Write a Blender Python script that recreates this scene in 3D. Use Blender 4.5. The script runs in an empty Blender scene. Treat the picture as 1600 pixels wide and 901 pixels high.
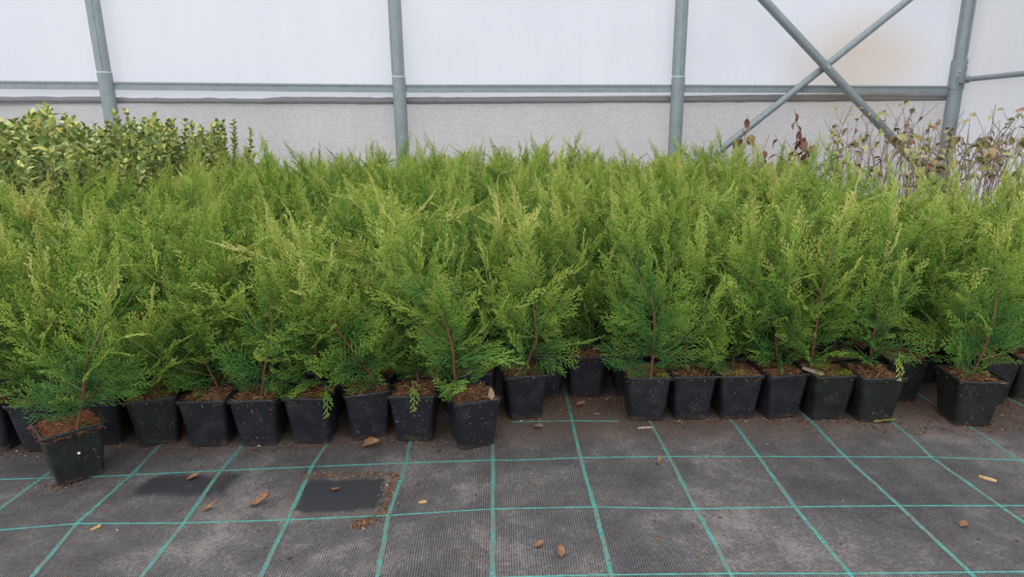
import bpy, math, random
import numpy as np
from mathutils import Matrix, Vector, Euler

C = bpy.context.scene
COL = C.collection
PI = math.pi

# ------------------------------------------------------------------ camera
cd = bpy.data.cameras.new('camera')
cam = bpy.data.objects.new('camera', cd)
COL.objects.link(cam)
cd.sensor_fit = 'HORIZONTAL'
cd.sensor_width = 36.0
cd.lens = 979.845 / 1600 * 36.0
cd.clip_start = 0.02
cd.clip_end = 200
_r = Vector((0.9997192965, -0.0210296134, -0.0109125413))
_u = Vector((0.0157731315, 0.2470750223, 0.9688679692))
_f = Vector((0.0176787024, 0.9687681295, -0.2473373704))
cam.matrix_world = Matrix(((_r.x, _u.x, -_f.x, 0), (_r.y, _u.y, -_f.y, 0), (_r.z, _u.z, -_f.z, 0.7284), (0, 0, 0, 1)))
C.camera = cam

# ------------------------------------------------------------------ sky and exposure
w = bpy.data.worlds.new('overcast_sky')
C.world = w
w.use_nodes = True
bg = w.node_tree.nodes['Background']
bg.inputs[0].default_value = (0.93, 0.965, 1.0, 1)
bg.inputs[1].default_value = 1.0
C.view_settings.view_transform = 'Standard'
C.view_settings.look = 'None'
C.view_settings.gamma = 1.0
C.view_settings.use_curve_mapping = False
C.view_settings.exposure = 1.10
C.cycles.max_bounces = 6
C.cycles.diffuse_bounces = 4
C.cycles.glossy_bounces = 2
C.cycles.transmission_bounces = 4

# ------------------------------------------------------------------ helpers
def tag(o, label=None, cat=None, group=None, kind=None):
    if label: o['label'] = label
    if cat: o['category'] = cat
    if group: o['group'] = group
    if kind: o['kind'] = kind
    return o

def link(name, me, parent=None, loc=(0, 0, 0), rot=(0, 0, 0), sc=(1, 1, 1)):
    o = bpy.data.objects.new(name, me)
    COL.objects.link(o)
    o.location = loc
    o.rotation_euler = rot
    o.scale = sc
    if parent: o.parent = parent
    return o

def empty(name, loc=(0, 0, 0), rz=0.0):
    o = bpy.data.objects.new(name, None)
    COL.objects.link(o)
    o.location = loc
    o.rotation_euler = (0, 0, rz)
    o.empty_display_size = 0.05
    return o

def mesh(name, V, F, mat, smooth=True, attrs=None):
    """V (n,3) array, F (m,3) triangle array"""
    V = np.ascontiguousarray(V, dtype=np.float32)
    F = np.ascontiguousarray(F, dtype=np.int32)
    me = bpy.data.meshes.new(name)
    me.vertices.add(len(V))
    me.vertices.foreach_set('co', V.ravel())
    me.loops.add(F.size)
    me.loops.foreach_set('vertex_index', F.ravel())
    me.polygons.add(len(F))
    me.polygons.foreach_set('loop_start', np.arange(0, F.size, 3, dtype=np.int32))
    me.polygons.foreach_set('use_smooth', np.full(len(F), smooth, dtype=bool))
    for k, a in (attrs or {}).items():
        at = me.attributes.new(k, 'FLOAT', 'POINT')
        at.data.foreach_set('value', np.ascontiguousarray(a, dtype=np.float32))
    me.update(calc_edges=True)
    if mat: me.materials.append(mat)
    return me

class MB:
    """collects quads and triangles for small hand-built meshes"""
    def __init__(s): s.v = []; s.f = []
    def add(s, V, F):
        n = len(s.v); s.v += [tuple(p) for p in V]
        for f in F:
            f = [i + n for i in f]
            for k in range(1, len(f) - 1): s.f.append((f[0], f[k], f[k + 1]))
    def box(s, a, b):
        (x0, y0, z0), (x1, y1, z1) = a, b
        s.add([(x0, y0, z0), (x1, y0, z0), (x1, y1, z0), (x0, y1, z0), (x0, y0, z1), (x1, y0, z1), (x1, y1, z1), (x0, y1, z1)],
              [(0, 3, 2, 1), (4, 5, 6, 7), (0, 1, 5, 4), (1, 2, 6, 5), (2, 3, 7, 6), (3, 0, 4, 7)])
    def tube(s, pts, rad, n=12, flat=1.0, cap=True):
        pts = [Vector(p) for p in pts]
        if not hasattr(rad, '__len__'): rad = [rad] * len(pts)
        V = []; F = []
        up = Vector((0, 0, 1))
        t0 = (pts[-1] - pts[0]).normalized()
        if abs(t0.z) > 0.9: up = Vector((0, 1, 0))
        for i, p in enumerate(pts):
            t = (pts[min(i + 1, len(pts) - 1)] - pts[max(i - 1, 0)]).normalized()
            a = t.cross(up).normalized(); b = a.cross(t)
            for k in range(n):
                an = 2 * PI * k / n
                V.append(p + a * math.cos(an) * rad[i] + b * math.sin(an) * rad[i] * flat)
        for i in range(len(pts) - 1):
            for k in range(n):
                k2 = (k + 1) % n
                F.append((i * n + k, i * n + k2, (i + 1) * n + k2, (i + 1) * n + k))
        if cap:
            m = len(V); V += V[:n] + V[m - n:]            # caps keep their own corners, so the sides shade cleanly
            F.append(tuple(m + k for k in range(n - 1, -1, -1))); F.append(tuple(m + n + k for k in range(n)))
        s.add(V, F)
    def mesh(s, name, mat, smooth=False):
        return mesh(name, np.array(s.v), np.array(s.f), mat, smooth)

class NT:
    def __init__(s, name, rough=0.6, spec=0.3):
        s.m = bpy.data.materials.new(name); s.m.use_nodes = True
        s.t = s.m.node_tree; s.b = s.t.nodes['Principled BSDF']
        s.b.inputs['Roughness'].default_value = rough
        s.b.inputs['Specular IOR Level'].default_value = spec
    def n(s, typ, **kw):
        x = s.t.nodes.new(typ)
        for k, v in kw.items(): setattr(x, k, v)
        return x
    def l(s, a, b): s.t.links.new(a, b)
    def val(s, x, v):
        if hasattr(v, 'is_linked') or isinstance(v, bpy.types.NodeSocket): s.l(v, x)
        else: x.default_value = v
    def math(s, op, a, b=0.0, c=None, clamp=False):
        x = s.n('ShaderNodeMath', operation=op); x.use_clamp = clamp
        s.val(x.inputs[0], a); s.val(x.inputs[1], b)
        if c is not None: s.val(x.inputs[2], c)
        return x.outputs[0]
    def ramp(s, fac, stops, interp='LINEAR'):
        x = s.n('ShaderNodeValToRGB'); e = x.color_ramp.elements; x.color_ramp.interpolation = interp
        while len(e) < len(stops): e.new(0.5)
        for i, (p, c) in enumerate(stops):
            e[i].position = p
            e[i].color = (*c, 1) if hasattr(c, '__len__') else (c, c, c, 1)
        s.l(fac, x.inputs[0]); return x.outputs[0]
    def noise(s, scale, vec=None, detail=4.0, rough=0.55, dist=0.0):
        x = s.n('ShaderNodeTexNoise'); x.inputs['Scale'].default_value = scale
        x.inputs['Detail'].default_value = detail; x.inputs['Roughness'].default_value = rough
        x.inputs['Distortion'].default_value = dist
        if vec is not None: s.l(vec, x.inputs['Vector'])
        return x.outputs[0]
    def coord(s, which='Object'): return s.n('ShaderNodeTexCoord').outputs[which]
    def mix(s, fac, a, b, mode='MIX'):
        x = s.n('ShaderNodeMix', data_type='RGBA', blend_type=mode)
        s.val(x.inputs[0], fac)
        for i, v in ((6, a), (7, b)):
            if isinstance(v, bpy.types.NodeSocket): s.l(v, x.inputs[i])
            else: x.inputs[i].default_value = (*v, 1)
        return x.outputs[2]
    def bump(s, h, strength=0.3, dist=0.002):
        x = s.n('ShaderNodeBump'); x.inputs['Strength'].default_value = strength; x.inputs['Distance'].default_value = dist
        s.l(h, x.inputs['Height']); s.l(x.outputs[0], s.b.inputs['Normal'])
    def color(s, c): s.val(s.b.inputs['Base Color'], c if isinstance(c, bpy.types.NodeSocket) else (*c, 1))

# ------------------------------------------------------------------ materials
def m_leaf(name, stops, rough=0.5):
    t = NT(name, rough, 0.25)
    tip = t.n('ShaderNodeAttribute', attribute_name='tip').outputs['Fac']
    age = t.n('ShaderNodeAttribute', attribute_name='age').outputs['Fac']
    oi = t.n('ShaderNodeObjectInfo')
    sep = t.n('ShaderNodeSeparateColor'); t.l(oi.outputs['Color'], sep.inputs[0])
    nz = t.noise(14.0, t.coord('Object'), 2.0)
    a = t.math('MULTIPLY', tip, 0.50)
    a = t.math('ADD', a, t.math('MULTIPLY', age, 0.41))
    a = t.math('ADD', a, t.math('MULTIPLY', t.math('SUBTRACT', nz, 0.5), 0.30))
    a = t.math('ADD', a, t.math('MULTIPLY', t.math('SUBTRACT', sep.outputs[0], 0.5), 0.6))
    a = t.math('ADD', a, t.math('MULTIPLY', t.math('SUBTRACT', oi.outputs['Random'], 0.5), 0.22), clamp=True)
    c = t.ramp(a, stops); t.color(c)
    tr = t.n('ShaderNodeBsdfTranslucent'); t.l(c, tr.inputs[0]); mx = t.n('ShaderNodeMixShader'); mx.inputs[0].default_value = 0.34
    t.l(t.b.outputs[0], mx.inputs[1]); t.l(tr.outputs[0], mx.inputs[2]); t.l(mx.outputs[0], t.t.nodes['Material Output'].inputs[0])
    return t.m

M = {}
M['scale_leaf'] = m_leaf('conifer_scale_leaves', [(0.0, (0.030, 0.105, 0.042)), (0.22, (0.090, 0.225, 0.048)), (0.45, (0.215, 0.365, 0.052)), (0.70, (0.42, 0.53, 0.090)), (1.0, (0.80, 0.72, 0.27))])

t = NT('conifer_bark', 0.75, 0.2)
hh = t.n('ShaderNodeAttribute', attribute_name='age').outputs['Fac']
nz = t.noise(90, t.coord(), 3)
c = t.ramp(hh, [(0.0, (0.16, 0.075, 0.040)), (0.45, (0.20, 0.085, 0.040)), (0.75, (0.22, 0.15, 0.05)), (1.0, (0.20, 0.24, 0.06))])
t.color(t.mix(t.math('MULTIPLY', nz, 0.7), c, (0.06, 0.03, 0.018)))
t.bump(nz, 0.5, 0.001)
M['bark'] = t.m

def m_pot(name, base, dust):
    t = NT(name, 0.42, 0.45)
    co = t.coord()
    oi = t.n('ShaderNodeObjectInfo').outputs['Random']
    ad = t.n('ShaderNodeVectorMath', operation='ADD'); cb = t.n('ShaderNodeCombineXYZ')
    t.l(t.math('MULTIPLY', oi, 30.0), cb.inputs[0]); t.l(t.math('MULTIPLY', oi, 17.0), cb.inputs[1])
    t.l(co, ad.inputs[0]); t.l(cb.outputs[0], ad.inputs[1]); v = ad.outputs[0]
    n1 = t.noise(26, v, 6, 0.65); n2 = t.noise(150, v, 3, 0.6)
    film = t.math('MULTIPLY', t.ramp(n1, [(0.48, 0.0), (0.75, 0.45)]), 1.0)
    speck = t.ramp(n2, [(0.62, 0.0), (0.67, 0.8)])
    speck = t.math('MULTIPLY', speck, t.ramp(t.noise(15, v, 2), [(0.45, 0.0), (0.58, 1.0)]))
    c = t.mix(film, base, dust)
    c = t.mix(speck, c, (0.20, 0.115, 0.07))
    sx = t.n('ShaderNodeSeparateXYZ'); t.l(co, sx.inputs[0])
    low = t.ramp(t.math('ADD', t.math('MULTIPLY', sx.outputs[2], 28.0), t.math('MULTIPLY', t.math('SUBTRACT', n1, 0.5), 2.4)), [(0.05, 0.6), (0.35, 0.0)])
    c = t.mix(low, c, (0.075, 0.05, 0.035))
    t.color(c)
    t.l(t.ramp(n1, [(0.3, 0.35), (0.7, 0.6)]), t.b.inputs['Roughness'])
    t.bump(n2, 0.08, 0.001)
    return t.m
M['pot_blue'] = m_pot('blue_black_pot_plastic', (0.0100, 0.0108, 0.0155), (0.036, 0.036, 0.042))
M['pot_green'] = m_pot('green_black_pot_plastic', (0.0085, 0.0115, 0.0100), (0.030, 0.034, 0.029))

def m_soil(name, stops, sc=120):
    t = NT(name, 0.95, 0.1)
    v = t.coord()
    n1 = t.noise(sc, v, 5, 0.7); n2 = t.noise(22, v, 3)
    f = t.math('ADD', t.math('MULTIPLY', n1, 0.75), t.math('MULTIPLY', n2, 0.25))
    t.color(t.ramp(f, stops))
    t.bump(n1, 0.9, 0.004)
    return t.m
M['soil'] = m_soil('coir_peat_soil', [(0.3, (0.040, 0.020, 0.012)), (0.5, (0.125, 0.062, 0.034)), (0.7, (0.28, 0.16, 0.085))])
def m_rand(name, cols, rough=0.85):
    t = NT(name, rough, 0.15)
    g = t.n('ShaderNodeNewGeometry').outputs['Random Per Island']
    t.color(t.ramp(g, cols)); return t.m
M['fibre'] = m_rand('coir_fibre', [(0.0, (0.05, 0.024, 0.013)), (0.35, (0.14, 0.06, 0.03)), (0.7, (0.24, 0.125, 0.06)), (1.0, (0.38, 0.26, 0.14))])
M['redfibre'] = m_rand('reddish_coir_fibre', [(0.0, (0.10, 0.03, 0.015)), (0.5, (0.24, 0.085, 0.042)), (1.0, (0.34, 0.16, 0.08))])
M['moss'] = m_rand('moss', [(0.0, (0.07, 0.09, 0.012)), (0.5, (0.16, 0.19, 0.02)), (1.0, (0.30, 0.30, 0.05))])
M['drymoss'] = m_rand('dry_moss', [(0.0, (0.10, 0.07, 0.02)), (0.5, (0.25, 0.19, 0.06)), (1.0, (0.22, 0.24, 0.05))])
M['crumb'] = m_rand('peat_crumb', [(0.0, (0.05, 0.025, 0.015)), (0.6, (0.13, 0.065, 0.035)), (0.975, (0.20, 0.12, 0.07)), (1.0, (0.5, 0.47, 0.42))])

# ground cover fabric
t = NT('woven_ground_fabric', 0.8, 0.2)
v = t.coord()
mp = t.n('ShaderNodeMapping'); t.l(v, mp.inputs[0])
sx = t.n('ShaderNodeSeparateXYZ'); t.l(v, sx.inputs[0])
X, Y = sx.outputs[0], sx.outputs[1]
wob = t.noise(5, v, 2)
rib = t.math('SINE', t.math('ADD', t.math('MULTIPLY', X, 2 * PI / 0.0046), t.math('MULTIPLY', wob, 14.0)))
rib = t.math('MULTIPLY_ADD', rib, 0.5, 0.5)
pick = t.math('SINE', t.math('MULTIPLY', Y, 2 * PI / 0.0030)); pick = t.math('MULTIPLY_ADD', pick, 0.5, 0.5)
d1 = t.noise(3.2, v, 7, 0.65, 0.4); d2 = t.noise(16, v, 6, 0.7); d3 = t.noise(140, v, 4, 0.7)
dust = t.math('ADD', t.math('MULTIPLY', d1, 0.62), t.math('MULTIPLY', d2, 0.38))
dust = t.math('ADD', dust, t.math('MULTIPLY', t.math('SUBTRACT', d3, 0.5), 0.42))
dust = t.ramp(dust, [(0.38, 0.04), (0.52, 0.32), (0.64, 0.95)])
def stain(x0, x1, y0, y1, edge=0.012):
    cx, cy, hx, hy = (x0 + x1) / 2, (y0 + y1) / 2, (x1 - x0) / 2, (y1 - y0) / 2
    a = t.math('SUBTRACT', t.math('ABSOLUTE', t.math('SUBTRACT', X, cx)), hx)
    b = t.math('SUBTRACT', t.math('ABSOLUTE', t.math('SUBTRACT', Y, cy)), hy)
    d = t.math('MAXIMUM', a, b)
    d = t.math('ADD', d, t.math('MULTIPLY', t.math('SUBTRACT', d2, 0.5), 0.055))
    return t.math('SMOOTH_MIN', 1.0, t.math('MAXIMUM', t.math('MULTIPLY', d, -1.0 / edge), 0.0), 0.1), d
s1, _ = stain(-0.785, -0.575, 1.160, 1.252, 0.020)
s2, e2 = stain(-0.425, -0.25, 1.093, 1.222, 0.010)
wet = t.math('MAXIMUM', s1, s2, clamp=True)
dust = t.math('MULTIPLY', dust, t.math('SUBTRACT', 1.0, t.math('MULTIPLY', wet, 0.90)))
base = t.mix(rib, (0.015, 0.0145, 0.017), (0.078, 0.073, 0.077))
c = t.mix(t.math('MULTIPLY', dust, t.math('MULTIPLY_ADD', rib, 0.45, 0.45)), base, (0.275, 0.240, 0.225))
c = t.mix(t.math('MULTIPLY', wet, 0.55), c, (0.020, 0.021, 0.026))
# peaty dirt: a line along the pots, a frame about the second stain, odd smears
ring = t.ramp(t.math('ABSOLUTE', t.math('SUBTRACT', e2, 0.012)), [(0.0, 0.8), (0.014, 0.0)])
ring = t.math('MULTIPLY', ring, t.ramp(d3, [(0.42, 0.0), (0.6, 1.0)]))
edge = t.ramp(t.math('ADD', Y, t.math('MULTIPLY', t.math('SUBTRACT', d2, 0.5), 0.25)), [(0.0, 0.0), (1.0, 1.0)])
rr = t.n('ShaderNodeMapRange'); rr.inputs[1].default_value = 1.33; rr.inputs[2].default_value = 1.44
t.l(t.math('ADD', Y, t.math('MULTIPLY', t.math('SUBTRACT', d2, 0.5), 0.22)), rr.inputs[0])
dirt = t.math('MAXIMUM', ring, t.math('MULTIPLY', rr.outputs[0], 0.75))
smear = t.math('MULTIPLY', t.ramp(t.noise(7.0, v, 5, 0.7), [(0.60, 0.0), (0.72, 0.7)]), t.ramp(d3, [(0.4, 0.2), (0.6, 1.0)]))
dirt = t.math('MAXIMUM', dirt, smear, clamp=True)
c = t.mix(t.math('MULTIPLY', dirt, 0.72), c, (0.115, 0.066, 0.042))
t.color(c)
t.l(t.math('SUBTRACT', 0.85, t.math('MULTIPLY', wet, 0.25)), t.b.inputs['Roughness'])
t.bump(t.math('ADD', t.math('MULTIPLY', rib, 0.8), t.math('ADD', t.math('MULTIPLY', pick, 0.25), t.math('MULTIPLY', d2, 0.8))), 0.6, 0.0016)
M['fabric'] = t.m

t = NT('green_stripe_thread', 0.6, 0.3)
v = t.coord(); n1 = t.noise(30, v, 5, 0.7); n2 = t.noise(220, v, 2)
c = t.mix(t.ramp(n2, [(0.4, 0.0), (0.6, 1.0)]), (0.030, 0.155, 0.135), (0.085, 0.29, 0.25))
t.color(t.mix(t.ramp(n1, [(0.40, 0.05), (0.62, 0.85)]), c, (0.13, 0.12, 0.11)))
M['stripe'] = t.m

t = NT('green_line_thread', 0.6, 0.3); v = t.coord()
t.color(t.mix(t.ramp(t.noise(60, v, 4, 0.7), [(0.45, 0.0), (0.7, 0.8)]), (0.075, 0.34, 0.29), (0.09, 0.12, 0.11)))
M['line'] = t.m
t = NT('bare_ground', 0.95, 0.1)
t.color(t.ramp(t.noise(2.0, t.coord(), 6), [(0.3, (0.16, 0.15, 0.11)), (0.7, (0.26, 0.25, 0.19))]))
M['ground'] = t.m

def m_film(name, col, streak, trans=0.62):
    m = bpy.data.materials.new(name); m.use_nodes = True
    q = NT.__new__(NT); q.m = m; q.t = m.node_tree; q.b = q.t.nodes['Principled BSDF']
    v = q.coord()
    mp = q.n('ShaderNodeMapping'); mp.inputs['Scale'].default_value = (9, 9, 1.1); q.l(v, mp.inputs[0])
    n1 = q.noise(1.0, mp.outputs[0], 5, 0.6); n2 = q.noise(0.9, v, 3); 
    c = q.mix(q.ramp(n1, [(0.35, 0.0), (0.7, 0.35)]), col, streak)
    c = q.mix(q.ramp(n2, [(0.42, 0.0), (0.7, 0.5)]), c, streak)
    # tan blur of an outside object, painted into the film colour in the bay with the crossed braces
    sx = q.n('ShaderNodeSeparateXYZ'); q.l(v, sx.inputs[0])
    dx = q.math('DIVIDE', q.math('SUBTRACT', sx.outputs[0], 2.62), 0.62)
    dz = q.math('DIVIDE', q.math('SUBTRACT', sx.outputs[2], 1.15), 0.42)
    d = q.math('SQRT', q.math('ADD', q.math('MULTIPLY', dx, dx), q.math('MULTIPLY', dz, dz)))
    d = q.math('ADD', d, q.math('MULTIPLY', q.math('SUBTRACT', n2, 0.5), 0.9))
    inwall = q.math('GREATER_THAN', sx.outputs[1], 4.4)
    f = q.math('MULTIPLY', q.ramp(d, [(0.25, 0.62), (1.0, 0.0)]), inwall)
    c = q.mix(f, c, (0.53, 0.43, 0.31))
    tr = q.n('ShaderNodeBsdfTranslucent'); di = q.n('ShaderNodeBsdfDiffuse'); mx = q.n('ShaderNodeMixShader')
    gl = q.n('ShaderNodeBsdfGlossy'); gl.inputs['Roughness'].default_value = 0.45; mx2 = q.n('ShaderNodeMixShader'); mx2.inputs[0].default_value = 0.04
    q.l(c, tr.inputs[0]); q.l(c, di.inputs[0]); mx.inputs[0].default_value = 1 - trans
    q.l(tr.outputs[0], mx.inputs[1]); q.l(di.outputs[0], mx.inputs[2])
    q.l(mx.outputs[0], mx2.inputs[1]); q.l(gl.outputs[0], mx2.inputs[2])
    q.l(mx2.outputs[0], q.t.nodes['Material Output'].inputs[0])
    q.t.nodes.remove(q.b)
    return m
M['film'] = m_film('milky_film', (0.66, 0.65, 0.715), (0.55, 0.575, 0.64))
M['film2'] = m_film('milky_end_film', (0.60, 0.585, 0.615), (0.50, 0.515, 0.54))
M['skirt'] = m_film('ribbed_skirt_film', (0.57, 0.545, 0.555), (0.48, 0.46, 0.465))
M['roll'] = m_film('rolled_film_edge', (0.47, 0.46, 0.475), (0.40, 0.395, 0.41), 0.6)

t = NT('galvanised_steel', 0.5, 0.4)
v = t.coord(); n1 = t.noise(18, v, 6, 0.7); n2 = t.noise(70, v, 4)
t.color(t.ramp(t.math('ADD', t.math('MULTIPLY', n1, 0.6), t.math('MULTIPLY', n2, 0.4)), [(0.35, (0.20, 0.235, 0.25)), (0.65, (0.285, 0.32, 0.335))]))
t.b.inputs['Metallic'].default_value = 0.2
M['steel'] = t.m
t = NT('joint_ring_steel', 0.5, 0.4); t.color((0.48, 0.51, 0.53)); t.b.inputs['Metallic'].default_value = 0.3
M['ring'] = t.m

def m_plain(name, a, b, sc=60, rough=0.7):
    t = NT(name, rough, 0.25); t.color(t.ramp(t.noise(sc, t.coord(), 4), [(0.35, a), (0.65, b)])); return t.m
M['dryleaf'] = m_plain('dry_brown_leaf', (0.15, 0.07, 0.036), (0.28, 0.145, 0.075))
M['paleleaf'] = m_plain('pale_dry_leaf', (0.25, 0.155, 0.10), (0.37, 0.25, 0.17))
M['wood'] = m_plain('weathered_wood', (0.22, 0.165, 0.12), (0.38, 0.30, 0.235), 120)
M['yellowchip'] = m_plain('yellow_wood', (0.34, 0.20, 0.08), (0.48, 0.33, 0.15))
M['greenleaf'] = m_plain('olive_leaf', (0.10, 0.11, 0.025), (0.19, 0.19, 0.05))
M['perlite'] = m_plain('perlite', (0.7, 0.7, 0.68), (0.85, 0.85, 0.83))
M['twig'] = m_plain('shrub_twig', (0.16, 0.11, 0.085), (0.30, 0.22, 0.17))
M['redtwig'] = m_plain('red_twig', (0.20, 0.07, 0.06), (0.28, 0.11, 0.09))
M['shrubtwig'] = m_plain('olive_twig', (0.13, 0.10, 0.06), (0.20, 0.16, 0.09))
M['shrubleaf'] = m_rand('broad_leaf', [(0.0, (0.12, 0.20, 0.07)), (0.4, (0.26, 0.34, 0.10)), (0.75, (0.42, 0.45, 0.14)), (0.97, (0.50, 0.48, 0.15)), (1.0, (0.55, 0.40, 0.10))], 0.5)
def m_objleaf(name, cols):
    t = NT(name, 0.6, 0.25); r = t.n('ShaderNodeObjectInfo').outputs['Random']
    c = t.ramp(r, cols); t.color(t.mix(t.math('MULTIPLY', t.noise(70, t.coord(), 3), 0.5), c, (0.20, 0.13, 0.07))); return t.m
M['dryshrubleaf'] = m_objleaf('fading_leaf', [(0.0, (0.26, 0.30, 0.10)), (0.45, (0.36, 0.35, 0.13)), (0.80, (0.42, 0.35, 0.14)), (0.94, (0.30, 0.19, 0.10)), (1.0, (0.26, 0.07, 0.05))])
M['redleaf'] = m_objleaf('dark_red_leaf', [(0.0, (0.11, 0.035, 0.035)), (0.6, (0.22, 0.075, 0.065)), (1.0, (0.20, 0.14, 0.05))])

# ------------------------------------------------------------------ setting: floor, walls, frame
WY = lambda x: 4.627 + 0.0131 * (x + 2.72)          # line of the back wall
XR = 3.37                                            # the end wall, running towards the viewer

b = MB(); b.box((-7, -1.5, -0.02), (XR, 4.75, 0.0))
floor = link('floor', b.mesh('floor', M['fabric'])); tag(floor, kind='structure')
b = MB(); b.box((-40, -40, -0.30), (40, 40, -0.03))
tag(link('ground', b.mesh('ground', M['ground'])), kind='structure')

STRIPES = [[(-1.0114, 1.1309), (-1.0077, 1.2578)], [(-0.8032, 0.9272), (-0.8236, 1.0756), (-0.8181, 1.2504), (-0.825, 1.3702)], [(-0.6156, 0.9223), (-0.6169, 1.07), (-0.6276, 1.2614), (-0.625, 1.3318)], [(-0.4138, 0.9153), (-0.4185, 1.0729), (-0.4295, 1.2699), (-0.4242, 1.3568)], [(-0.2153, 0.9084), (-0.2261, 1.0802), (-0.2193, 1.2781), (-0.2245, 1.3579)], [(-0.0212, 0.9017), (-0.0229, 1.0939), (-0.0245, 1.2843), (-0.0251, 1.3435)], [(0.1776, 0.898), (0.1786, 1.0928), (0.1751, 1.2849), (0.1784, 1.5562)], [(0.3785, 0.8941), (0.3757, 1.079), (0.3765, 1.2824), (0.3747, 1.428)], [(0.5756, 0.8873), (0.5718, 1.0781), (0.5789, 1.2743), (0.5828, 1.4367)], [(0.7769, 0.8835), (0.7774, 1.0747), (0.7728, 1.2664), (0.7803, 1.4177)], [(0.9764, 1.0135), (0.9723, 1.0673), (0.9638, 1.2558), (0.9787, 1.3587)], [(1.1471, 1.2206), (1.1463, 1.2372), (1.1559, 1.3611)]]
LINES = [[(-1.0966, 1.2431), (-0.8626, 1.2482), (-0.6276, 1.2614), (-0.4295, 1.2699), (-0.2193, 1.2781), (-0.0245, 1.2829), (0.019, 1.2798), (0.1751, 1.2849), (0.3765, 1.2824), (0.5789, 1.2743), (0.7721, 1.265), (0.9638, 1.2558), (1.1581, 1.2339)], [(-0.9581, 1.0606), (-0.8236, 1.0756), (-0.6169, 1.07), (-0.4185, 1.0729), (-0.2261, 1.0802), (-0.0229, 1.0939), (0.1786, 1.0928), (0.3757, 1.079), (0.5718, 1.0781), (0.7774, 1.0747), (0.9723, 1.0673), (1.0194, 1.0656)], [(-0.40, 0.897), (0.1184, 0.8985), (0.1776, 0.898), (0.3785, 0.8941), (0.5756, 0.8873), (0.7769, 0.8835), (0.868, 0.8819)], [(0.023, 1.4715), (0.1742, 1.4722), (0.301, 1.4631)]]
def ribbon(pts, wd, axis, z=0.0008):
    """flat woven band, a shallow closed strip following pts"""
    fine = []
    for a, c in zip(pts[:-1], pts[1:]):
        n = max(1, int(math.dist(a, c) / 0.02))
        fine += [(a[0] + (c[0] - a[0]) * k / n, a[1] + (c[1] - a[1]) * k / n) for k in range(n)]
    fine.append(pts[-1])
    V = []; F = []; rg = random.Random(len(fine) + int(1000 * pts[0][0]))
    for i, (x, y) in enumerate(fine):
        h = wd * 0.5 * rg.uniform(0.82, 1.1); j = rg.uniform(-1, 1) * wd * 0.08
        for sgn, zz in ((-1, -0.001), (-1, z), (1, z), (1, -0.001)):
            V.append((x + j + sgn * h, y, zz) if axis == 'y' else (x, y + j + sgn * h, zz))
        if i:
            o = i * 4
            for k in range(3): F.append((o - 4 + k, o + k, o + k + 1, o - 3 + k))
    m = MB(); m.add(V, F); return m.mesh('woven_stripe', M['stripe'])
for s in STRIPES:
    x0, x1 = s[0][0], s[-1][0]
    link('woven_stripe', ribbon([(x0, 0.5)] + s + [((x0 + x1) / 2, 4.6)], 0.0088, 'y'), floor)
for x in (-2.0, -1.8, -1.6, -1.4, -1.2, 1.38, 1.58, 1.78, 1.98, 2.18):
    link('woven_stripe', ribbon([(x, 0.6), (x, 4.6)], 0.0088, 'y'), floor)
for s in LINES:
    me_ = ribbon(s if len(s) < 4 else [(-2.2, s[0][1] - 0.01)] + s + [(2.2, s[-1][1] - 0.01)], 0.0025, 'x', 0.0010); me_.name = 'woven_line'
    me_.materials[0] = M['line']; link('woven_line', me_, floor)

# back film wall with slight sag folds, ribbed skirt below, rolled edge between
def sheet(x0, x1, z0, z1, y_of, nx, nz, off=0.0, ripple=None):
    xs = np.linspace(x0, x1, nx + 1); zs = np.linspace(z0, z1, nz + 1)
    V = []
    for z in zs:
        for x in xs:
            V.append((x, y_of(x) + off + (ripple(x, z) if ripple else 0), z))
    F = []
    for j in range(nz):
        for i in range(nx):
            a = j * (nx + 1) + i
            F.append((a, a + 1, a + nx + 2, a + nx + 1))
    m = MB(); m.add(V, F); return m
bow = lambda x, z: 0.012 * math.sin(x * 3.1 + 0.6) * math.sin(z * 1.9) + 0.006 * math.sin(x * 11 + z * 2)
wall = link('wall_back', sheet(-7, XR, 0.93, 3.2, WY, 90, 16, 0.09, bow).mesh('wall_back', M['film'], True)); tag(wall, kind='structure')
# the skirt: horizontal ribs of 11 mm
V = []; F = []; xs = np.linspace(-7, XR, 60); nr = 88
for j in range(nr * 2 + 1):
    z = j * 0.95 / (nr * 2)
    for x in xs: V.append((x, WY(x) + 0.075 + (0.0 if j % 2 else 0.005) + 0.006 * math.sin(x * 5), z))
for j in range(nr * 2):
    for i in range(len(xs) - 1):
        a = j * len(xs) + i; F.append((a, a + 1, a + len(xs) + 1, a + len(xs)))
m = MB(); m.add(V, F)
tag(link('wall_skirt', m.mesh('wall_skirt', M['skirt'])), kind='structure')
# rolled edge of the film, uneven in thickness
zb = lambda x: float(np.interp(x, [-3.45, -0.81, 1.25, 2.45, 3.27], [0.963, 0.926, 0.917, 0.913, 0.912]))
rg = random.Random(4)
for k, (xa, xb) in enumerate(((-7, -2.70), (-2.70, -0.69), (-0.69, 1.29), (1.29, 3.32))):
    n = 44; pts = []; rd = []; r0 = 0.020
    for i in range(n + 1):
        x = xa + (xb - xa) * i / n
        r0 = min(0.025, max(0.017, r0 + rg.uniform(-0.0025, 0.0025)))
        pts.append((x, WY(x) + 0.062, zb(x) + rg.uniform(-0.0015, 0.0015) + (r0 - 0.020) * 0.8)); rd.append(r0)
    m = MB(); m.tube(pts, rd, 10); tag(link('trim_%d' % (k + 1), m.mesh('trim', M['roll'], True)), kind='structure')
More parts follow.
